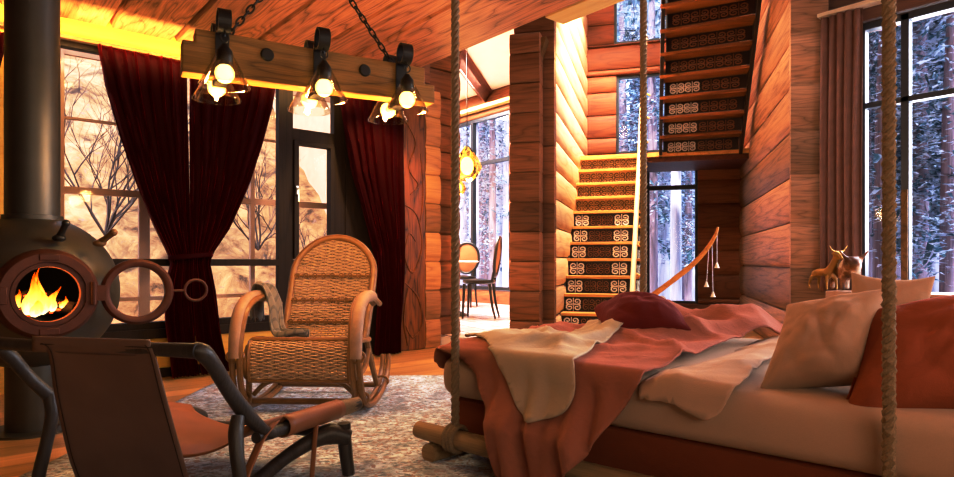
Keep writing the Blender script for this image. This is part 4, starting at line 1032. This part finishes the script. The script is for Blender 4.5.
# ================================================================== dining corner
M_BLACKW = plain('black_lacquer', (.012,.010,.010), .3)
M_CHAIRB = plain('caramel_chair_pad', (.24,.11,.05), .5, var=.2)
def dchair(label, px_, py_, d, yaw):
    base = W(px_, py_, d); base.z = ZD
    t = thing('dining_chair', label, 'dining chair', base, yaw, 'chairs at the dining table')
    s = .44
    m = MB(); m.lathe([(0,.46),(.20,.46),(.225,.48),(.215,.51),(0,.53)], 24); m.build('seat', M_BLACKW, t)
    for sx in (-1,1):
        m = MB(); m.tube([(sx*.17,-.17,.46),(sx*.18,-.18,.2),(sx*.185,-.19,0)], [.022,.017,.012], 8); m.build('leg', M_BLACKW, t)
        m = MB(); m.tube([(sx*.16,.17,.46),(sx*.17,.2,.2),(sx*.18,.25,0)], [.022,.017,.012], 8); m.build('leg', M_BLACKW, t)
    m = MB(); m.tube([(.0+.21*cos(a), .22+.06*(.5+.5*sin(a)), .82+.26*sin(a)) for a in [2*pi*i/24 for i in range(24)]], .022, 8, closed=True, k=2)
    for sx in (-1,1): m.tube([(sx*.12,.19,.48),(sx*.13,.22,.62)], .018, 8, smooth=False)
    m.build('back_frame', M_BLACKW, t)
    m = MB(); m.lathe([(0,.02),(.12,.018),(.2,.0),(.12,-.018),(0,-.02)], 24, Matrix.Translation((0,.25,.82)) @ Matrix.Rotation(R(83),4,'X') @ Matrix.Diagonal((1,1.26,1,1))); m.build('backrest', M_CHAIRB, t)
    return t
dchair('black medallion dining chair in profile at the right of the dining table', 479, 318, 8.35, -YAW-R(100))
dchair('black medallion dining chair facing out from behind the dining table', 463, 310, 10.4, -YAW-R(14))
tb = W(452, 320, 8.7); tb.z = ZD
dt = thing('dining_table', 'round dining table with pale top at the doorway between black chairs', 'table', tb, 0)
m = MB(); m.lathe([(0,.74),(.36,.74),(.38,.755),(.36,.77),(0,.77)], 32); m.build('tabletop', plain('pale_tabletop', (.6,.5,.45), .25), dt)
m = MB(); m.lathe([(.04,.74),(.04,.1),(.2,.03),(.22,0),(0,0)], 20); m.build('pedestal', M_BLACKW, dt)
pl = W(467, 166, 7.6); M_AMBER = glass('amber_faceted_glass', (1,.75,.35), .25); M_GLOW = emit('pendant_glow', (1,.66,.14), 14)
def pendant(label, p, r):
    t = thing('pendant_lamp', label, 'pendant lamp', p, 0, 'amber pendants over the dining table')
    m = MB(); m.tube([(0,0,r*1.3),(0,0,DC-p.z)], .006, 6, smooth=False); m.build('cord', M_BLACKW, t)
    m = MB(); m.lathe([(.03,r*1.3),(r*.3,r*1.1),(r*.75,r*.5),(r,-.1*r),(r*.7,-r*.7),(r*.3,-r)], 8); m.build('shade', M_AMBER, t, smooth=False)
    m = MB(); m.ball((0,0,0), r*.55, 14, 10, sc=(.8,.8,1.1)); m.build('bulb', M_GLOW, t); return t
pendant('large amber faceted glass pendant over the dining table', pl, .185)
p2 = W(459, 188, 8.6); pendant('smaller amber pendant half hidden behind the near bed rope', p2, .10)

# ================================================================== right end: curtain, bull, branch
M_BROWNV = plain('brown_velvet', (.22,.105,.085), .6, var=.25, vs=15, sheen=.35, sheen_c=(1,.6,.5))
def xcurtain():
    X = 5.60; a, b = onX(822, 262, X).y, onX(863, 262, X).y; z1 = onX(840, 14, X).z; org = Vector((X, (a+b)/2, 0))
    t = thing('window_curtain', 'brown velvet curtain drawn to the side beside the right log corner', 'curtain', org)
    m = MB(); m.grid(lambda u, v: Vector((X - .035*(.5+.5*sin(2*pi*5*u+.6*sin(4*v))) - .01*sin(9*u+v*3), a + (b-a)*u + .006*sin(2*pi*5*u+1), .60+(z1-.60)*v)) - org, 70, 30)
    m.build('drape', M_BROWNV, t, solid=.005)
    m = MB(); m.span((X-.05,-2.0,z1+.005),(X+.05,a+.02,z1+.035)); tag(m.build('curtain_rail', plain('ivory_rail', (.75,.68,.60), .45), smooth=False, origin=(X,0,z1+.02)), 'ivory curtain rail running above the right window', 'curtain rail')
xcurtain()
def skinned(name, verts, edges, radii, mat, loc, rz, label, cat, group=None, sub=2):
    me = bpy.data.meshes.new(name); me.from_pydata(verts, edges, []); o = bpy.data.objects.new(name, me); col.objects.link(o)
    m = o.modifiers.new('skin','SKIN'); m.use_smooth_shade = True
    for i, r in enumerate(radii): me.skin_vertices[0].data[i].radius = (r, r) if not isinstance(r, tuple) else r
    me.skin_vertices[0].data[0].use_root = True
    s = o.modifiers.new('sub','SUBSURF'); s.levels = sub; s.render_levels = sub; me.materials.append(mat)
    o.location = loc; o.rotation_euler = (0,0,rz); return tag(o, label, cat, group)
def freeze(o):
    dg = bpy.context.evaluated_depsgraph_get(); bpy.context.view_layer.update(); me = bpy.data.meshes.new_from_object(o.evaluated_get(dg)); o.modifiers.clear(); o.data = me
    for p in me.polygons: p.use_smooth = True
def make_skin_mesh(name):
    me = bpy.data.meshes.new(name); return me
M_BULL, nt, b = newmat('patched_bronze_hide'); v = coords(nt); n = noise(nt, v, 9, 3)
nt.links.new(ramp(nt, n, [(.42,(.10,.035,.018)),(.52,(.30,.12,.05)),(.60,(.70,.60,.52))]), b.inputs['Base Color']); b.inputs['Roughness'].default_value = .35
def figurine(loc, rz, label, sc_, nm, mat, head_up=0.0, slim=1.0):
    V = [(0,0,.17),(0,-.10,.175),(0,-.155,.205+head_up*.5),(0,-.20,.22+head_up),(0,-.255,.17+head_up),(0,.10,.175),(0,.135,.17),(0,.16,.10),
         (.045,-.11,.11),(.05,-.115,.05),(.05,-.12,.008),(-.045,-.11,.11),(-.05,-.115,.05),(-.05,-.12,.008),
         (.045,.11,.11),(.05,.13,.055),(.05,.12,.008),(-.045,.11,.11),(-.05,.13,.055),(-.05,.12,.008),
         (.055,-.20,.25+head_up),(.095,-.205,.30+head_up),(-.055,-.20,.25+head_up),(-.095,-.205,.30+head_up),(.06,-.19,.225+head_up),(-.06,-.19,.225+head_up)]
    E = [(0,1),(1,2),(2,3),(3,4),(0,5),(5,6),(6,7),(1,8),(8,9),(9,10),(1,11),(11,12),(12,13),(5,14),(14,15),(15,16),(5,17),(17,18),(18,19),(3,20),(20,21),(3,22),(22,23),(3,24),(3,25)]
    Rr = [.072,.075,.062,.046,.032,.068,.03,.01,.028,.017,.016,.028,.017,.016,.03,.018,.016,.03,.018,.016,.014,.005,.014,.005,.013,.013]
    me = bpy.data.meshes.new(nm); me.from_pydata([tuple(q*sc_ for q in p) for p in V], E, []); o = bpy.data.objects.new(nm, me); col.objects.link(o)
    if not me.skin_vertices:
        bm = bmesh.new(); bm.from_mesh(me); bm.verts.layers.skin.verify(); bm.to_mesh(me); bm.free()
    for i, r in enumerate(Rr): me.skin_vertices[0].data[i].radius = (r*sc_*slim, r*sc_*slim)
    me.skin_vertices[0].data[0].use_root = True
    o.modifiers.new('skin','SKIN'); s = o.modifiers.new('sub','SUBSURF'); s.levels = s.render_levels = 2
    bpy.context.view_layer.update(); dg = bpy.context.evaluated_depsgraph_get(); nm2 = bpy.data.meshes.new_from_object(o.evaluated_get(dg)); o.modifiers.clear(); o.data = nm2
    nm2.materials.clear(); nm2.materials.append(mat)
    for p in nm2.polygons: p.use_smooth = True
    o.location = loc; o.rotation_euler = (0,0,rz); tag(o, label, 'figurine'); return o
sill_z = rz0 + .072
bp = onZ(843, 289, sill_z+.001); bp = W(845, 290, 4.9); bp.z = sill_z
figurine(bp, -YAW - R(15), 'brown and white bull figurine with horns on the right window ledge', 1.05, 'bull_figurine', M_BULL)
dp = W(823, 291, 5.0); dp.z = sill_z
figurine(dp, -YAW + R(8), 'slim golden animal figurine behind the bull on the window ledge', .85, 'animal_figurine', plain('gilded_brass', (.42,.26,.09), .35, .8), head_up=.12, slim=.55)
# curved branch with bells
bs = W(640, 262, 4.75); bs.z = 0
br_ = thing('curved_branch', 'curved bare branch on a stand with three bells hanging by the tall window', 'branch decoration', bs)
def B(px_, py_, d): return W(px_, py_, d) - bs
m = MB(); bp_ = [Vector((0,0,.02)), Vector((0,0,.25)), B(641,306,4.75), B(652,296,4.74), B(672,281,4.72), B(692,265,4.70), B(706,250,4.68), B(715,236,4.66), B(718,227,4.66)]
m.tube(bp_, [.02,.02,.02,.021,.021,.02,.017,.013,.007], 10); m.build('bough', wood('polished_branch', (.32,.11,.02), (.72,.34,.09), 'X', 2, 5, .3), br_)
m = MB(); m.lathe([(0,0),(.13,0),(.13,.02),(.03,.035),(.02,.06)], 24); m.build('base', M_IRON, br_)
for (x0, y0, x1, y1) in ((717,233,717,264),(709,246,706.5,283),(712,241,713,293)):
    a, b2 = B(x0,y0,4.67), B(x1,y1,4.67); m = MB(); m.tube([a,b2], .0022, 5, smooth=False); st_ = m.build('string', M_SCROLLW, br_)
    m = MB(); m.lathe([(0,.012),(.006,.01),(.012,-.01),(.02,-.03),(.016,-.03),(0,-.02)], 14, Matrix.Translation(b2)); m.build('bell', plain('white_bell', (.85,.82,.78), .4), st_)
# ================================================================== outdoors
M_SNOWG = plain('snow_ground', (.80,.82,.90), .8, var=.12, vs=1.5)
M_BANK, nt, b = newmat('snowy_bank'); v = coords(nt)
n1 = noise(nt, v, 3.2, 6, .6, .7); n2 = noise(nt, v, 12, 4, .5, .7)
c = ramp(nt, n1, [(.34,(.06,.025,.012)),(.44,(.24,.125,.058)),(.62,(.40,.225,.115))])  # warm outdoor light is put into the peach of the snow
c = mixc(nt, ramp(nt, n2, [(.60,(0,0,0)),(.68,(.8,.8,.8))]), c, (.20,.13,.12)); nt.links.new(c, b.inputs['Base Color']); b.inputs['Roughness'].default_value = .9; bump(nt, b, n1, .5, .1)
m = MB(); m.span((-30,-30,-.4),(60,60,-.3)); setting(m.build('ground', M_SNOWG, smooth=False))
m = MB(); m.grid(lambda u, v: Vector((-8+11.9*u, 6.6+5*v, -.3 + 5.2*v**.8 + .35*fbm(u*8,v*5)*(v > .02))), 60, 30); setting(m.build('ground.001', M_BANK))
M_TWIG = plain('bare_twig', (.09,.06,.06), .8)
def bush(label, base, h, seed, n=9):
    random.seed(seed); t = thing('bare_shrub', label, 'shrub', base, 0, 'bare shrubs on the snowy bank'); m = MB()
    def grow(p, d, L_, r, lev):
        pts = [p]; q = Vector(p); dd = Vector(d)
        for _ in range(5):
            dd = (dd + Vector((random.uniform(-.25,.25), random.uniform(-.2,.2), random.uniform(-.1,.2)))).normalized(); q = q + dd*L_/5; pts.append(q.copy())
            if lev < 3 and random.random() < .75: grow(q, (dd + Vector((random.uniform(-.9,.9), random.uniform(-.5,.5), random.uniform(-.2,.6)))).normalized(), L_*.6, r*.55, lev+1)
        m.tube(pts, [r, r*.4], 4, 1, smooth=False, caps=False)
    for _ in range(n): grow(Vector((0,0,0)), Vector((random.uniform(-.9,.9), random.uniform(-.2,.2), 1)).normalized(), h*random.uniform(.5,.8), .012, 0)
    m.build('twigs', M_TWIG, t); return t
bush('bare brown shrub on the snowy bank behind the stove pipe', onY(105,235,6.9), 1.7, 4, 8)
bush('bare brown shrub on the snowy bank between the red curtains', onY(258,250,7.2), 1.2, 9, 6)
bush('low bare shrub on the snowy bank seen through the casement', onY(308,280,7.0), .7, 12, 4)

M_TRUNK = wood('pine_bark', (.10,.07,.10), (.42,.32,.36), 'Z', 1.0, 5, .8, contrast=1.2)
M_TRUNKB = wood('pale_bark', (.28,.27,.36), (.75,.72,.82), 'Z', 1.0, 5, .8)
M_NEED, nt, b = newmat('snowy_needles'); v = coords(nt); n1 = noise(nt, v, 7, 4, .3); g_ = nd(nt, 'ShaderNodeNewGeometry'); sn = nd(nt, 'ShaderNodeSeparateXYZ'); nt.links.new(g_.outputs['True Normal'], sn.inputs[0])
sf = ramp(nt, mth(nt,'MULTIPLY',mth(nt,'ABSOLUTE',sn.outputs[2]), n1), [(.36,(0,0,0)),(.50,(1,1,1))])
c = ramp(nt, n1, [(.3,(.025,.07,.10)),(.55,(.09,.20,.26)),(.8,(.30,.42,.46))]); c = mixc(nt, sf, c, (.70,.76,.88)); nt.links.new(c, b.inputs['Base Color']); b.inputs['Roughness'].default_value = .8
def pine_meshes(seed, h, low, r0, spread, ncl, leaf=1.0):
    random.seed(seed); tk = MB(); lean = random.uniform(-.15,.15)
    tk.tube([(0,0,-.3),(lean*.3,0,h*.35),(lean,.05,h*.7),(lean*1.2,0,h)], [r0,r0*.85,r0*.55,.02], 9, 4)
    fo = MB()
    for c_ in range(ncl):
        z = low + (h-low)*(c_/ncl)**1.1 + random.uniform(-.2,.2); a = random.uniform(0, 2*pi); R_ = spread*(1 - .75*(z-low)/(h-low))*random.uniform(.6,1.1)
        for k in range(52):
            t = random.uniform(.15, 1); p = Vector((cos(a)*R_*t + random.gauss(0,.13), sin(a)*R_*t + random.gauss(0,.13), z - .35*t*t + random.gauss(0,.09)))
            L_ = leaf*random.uniform(.05,.13); d = Vector((cos(a)+random.uniform(-.9,.9), sin(a)+random.uniform(-.9,.9), random.uniform(-.7,.3))).normalized()
            s_ = d.cross(Vector((random.uniform(-.5,.5), random.uniform(-.5,.5), 1))).normalized()*L_*.28
            fo.add([p - s_*.6, p + d*L_ - s_*.2, p + d*L_*1.1 + s_*.4, p + s_], [(0,1,2,3)])
    return tk, fo
protos = []
for i, (sd, h, lo, r0, sp, nc, bark) in enumerate(((1,9,1.9,.13,1.25,58,M_TRUNK),(2,10,2.6,.16,1.5,56,M_TRUNKB),(3,8,1.2,.10,1.1,60,M_TRUNK),(5,11,3.6,.12,1.2,40,M_TRUNKB),(8,9,1.7,.15,2.0,85,M_TRUNK))):
    t = thing('pine_tree', 'tall snow-dusted pine in the forest', 'tree'); tk, fo = pine_meshes(sd, h, lo, r0, sp, nc, 2.6 if i == 4 else 1.0)
    tk.build('trunk', bark, t); fo.build('needles', M_NEED, t, smooth=False, fix=False); protos.append(t)
used = [False]*5
def plant(i, p, rz, label, group):
    o = protos[i] if not used[i] else copy_tree(protos[i]); used[i] = True
    o.location = (p.x, p.y, -.3); o.rotation_euler = (0,0,rz); tag(o, label, 'tree', group)
random.seed(21)
for px_, d, i in ((652,13.5,0),(664,15.5,1),(676,12.6,3),(688,14.6,2),(697,17,1),(640,16.5,2),(625,14.2,0),(671,18.5,0),(655,20,1),(709,15.6,3),(636,16,4),(684,19,4)):
    plant(i, W(px_,262,d), random.uniform(0,6), 'snow-dusted pine in the bright forest beyond the staircase windows', 'pines beyond the staircase windows')
for px_, d, i in ((462,15.5,1),(474,14.2,3),(483,17,0),(492,14.8,2),(500,16.5,3),(508,15,1),(488,20,0),(468,19.5,2),(497,18.5,4)):
    plant(i, W(px_,262,d), random.uniform(0,6), 'pale pine in the forest beyond the dining window', 'pines beyond the dining window')
for px_, d, i in ((868,9.5,0),(862,8.6,0),(880,8.2,2),(893,10.5,1),(918,8.8,0),(932,10.2,3),(947,8.0,2),(905,12.5,1),(960,11.5,0),(985,9.2,1),(890,9.6,4),(938,10.4,4),(975,9.2,4),(872,13.5,3),(925,13.8,2),(945,14.5,1),(890,15.5,0)):
    plant(i, W(px_,262,d), random.uniform(0,6), 'dark evergreen in the forest beyond the right window', 'pines beyond the right window')
m = MB(); random.seed(33)
for k in range(170):
    px_ = random.uniform(430, 1080); d = random.uniform(19, 30); p = W(px_,262,d); r = random.uniform(.05,.15)
    m.tube([(p.x,p.y,-.3),(p.x+random.uniform(-.2,.2),p.y,7)], [r,r*.6], 5, smooth=False, caps=False)
tag(m.build('distant_trunks', M_TRUNKB, fix=False), 'far pale tree trunks filling the forest outside', 'forest', kind='stuff')

# ================================================================== light
w = bpy.data.worlds.new('sky'); bpy.context.scene.world = w; w.use_nodes = True; nt = w.node_tree; bg = nt.nodes['Background']
tc = nd(nt, 'ShaderNodeTexCoord'); sx = nd(nt, 'ShaderNodeSeparateXYZ'); nt.links.new(tc.outputs['Generated'], sx.inputs[0])
c = ramp(nt, sx.outputs[2], [(.0,(.80,.78,1.0)),(.15,(.82,.88,1.0)),(.6,(.50,.68,1.0))]); nt.links.new(c, bg.inputs[0]); bg.inputs[1].default_value = 3.4
def lamp(kind, name, loc, energy, color, target=None, size=1.0, size_y=None, spot=None, blend=.5, radius=.1):
    l = bpy.data.lights.new(name, kind); l.energy = energy; l.color = color; o = bpy.data.objects.new(name, l); col.objects.link(o); o.location = Vector(loc)
    if target is not None: o.rotation_euler = (Vector(target)-Vector(loc)).to_track_quat('-Z','Y').to_euler()
    if kind == 'AREA':
        l.size = size
        if size_y: l.shape = 'RECTANGLE'; l.size_y = size_y
    if kind in ('POINT','SPOT'): l.shadow_soft_size = radius
    if kind == 'SPOT': l.spot_size = spot; l.spot_blend = blend
    return o
s = lamp('SUN', 'winter_sun', (0,0,12), 6.5, (1,.95,.90), (.55*10, .46*10, 2.6)); s.data.angle = R(2)
lamp('AREA', 'right_window_light', (6.3,.2,1.9), 290, (.90,.92,1.0), (2.2,1.4,.4), 3.6, 2.2)
lamp('AREA', 'room_fill_light', (.2,-1.6,1.6), 46, (1,.76,.52), (1.2,2.5,1.3), 2.2, 1.0)  # added warm fill behind the camera, no fixture there
for i, (px_, py_, d) in enumerate(((218,128,2.95),(316,138,3.25),(399,142,3.45))):
    lamp('POINT', 'chandelier_light', W(px_,py_,d), 22, (1,.62,.25), radius=.05)
lamp('POINT', 'fire_light', Vector((sc_.x, sc_.y-.30, SZ+.03)), 5, (1,.36,.08), radius=.06)
lamp('AREA', 'window_head_light', (1.3,4.72,2.30), 24, (1,.70,.28), (1.3,5.05,2.5), 2.8, .05)
lamp('SPOT', 'corner_spot', (2.75,4.2,2.46), 130, (1,.60,.25), (2.95,4.9,0.3), spot=R(95), radius=.06)
lamp('SPOT', 'stair_sun_spot', hall(-.1,7.0,5.3), 1500, (1,.86,.70), hall(-1.0,8.2,2.2), spot=R(80), radius=.25)  # unseen spot added in place of sun on the left stair wall
lamp('AREA', 'stair_hall_light', hall(.1,6.6,5.35), 130, (1,.85,.72), hall(.1,7.4,0), 1.5)
lamp('AREA', 'dining_light', (5.6,8.4,3.85), 750, (1,.92,.86), (5.6,8.4,0), 2.5)
lamp('SPOT', 'log_wall_fill_light', hall(-.7,5.6,4.6), 360, (1,.87,.74), hall(1.13,6.9,1.3), spot=R(52), radius=.12)  # added unseen spot that brightens the right log wall
lamp('AREA', 'right_fill_light', (3.2,-2.2,2.3), 45, (1,.86,.74), (5.0,2.3,1.2), 1.2)  # second added fill from behind, for the right log corner
lamp('POINT', 'pendant_light', pl + Vector((0,0,-.28)), 40, (1,.6,.2), radius=.08)
lamp('POINT', 'stair_step_light', hall(-.55,7.3,3.2), 25, (1,.70,.32), radius=.1)

# ================================================================== camera
cd = bpy.data.cameras.new('camera'); cam_o = bpy.data.objects.new('camera', cd); col.objects.link(cam_o)
cam_o.location = (0,0,H); cam_o.rotation_euler = (R(90), 0, -YAW)
cd.sensor_width = 36; cd.lens = F/954*36; cd.shift_y = 23.5/954; cd.clip_start = .05; cd.clip_end = 200
sc = bpy.context.scene; sc.camera = cam_o
sc.view_settings.view_transform = 'Standard'; sc.view_settings.look = 'None'; sc.view_settings.exposure = 0.18
cm = sc.view_settings.curve_mapping; sc.view_settings.use_curve_mapping = True
cv = cm.curves[3]; cv.points.new(.20,.135); cv.points.new(.60,.69); cm.update()
sc.cycles.max_bounces = 8; sc.cycles.transparent_max_bounces = 16; sc.cycles.caustics_reflective = False; sc.cycles.caustics_refractive = False
sc.cycles.use_denoising = True
try: sc.cycles.sample_clamp_indirect = 6
except Exception: pass
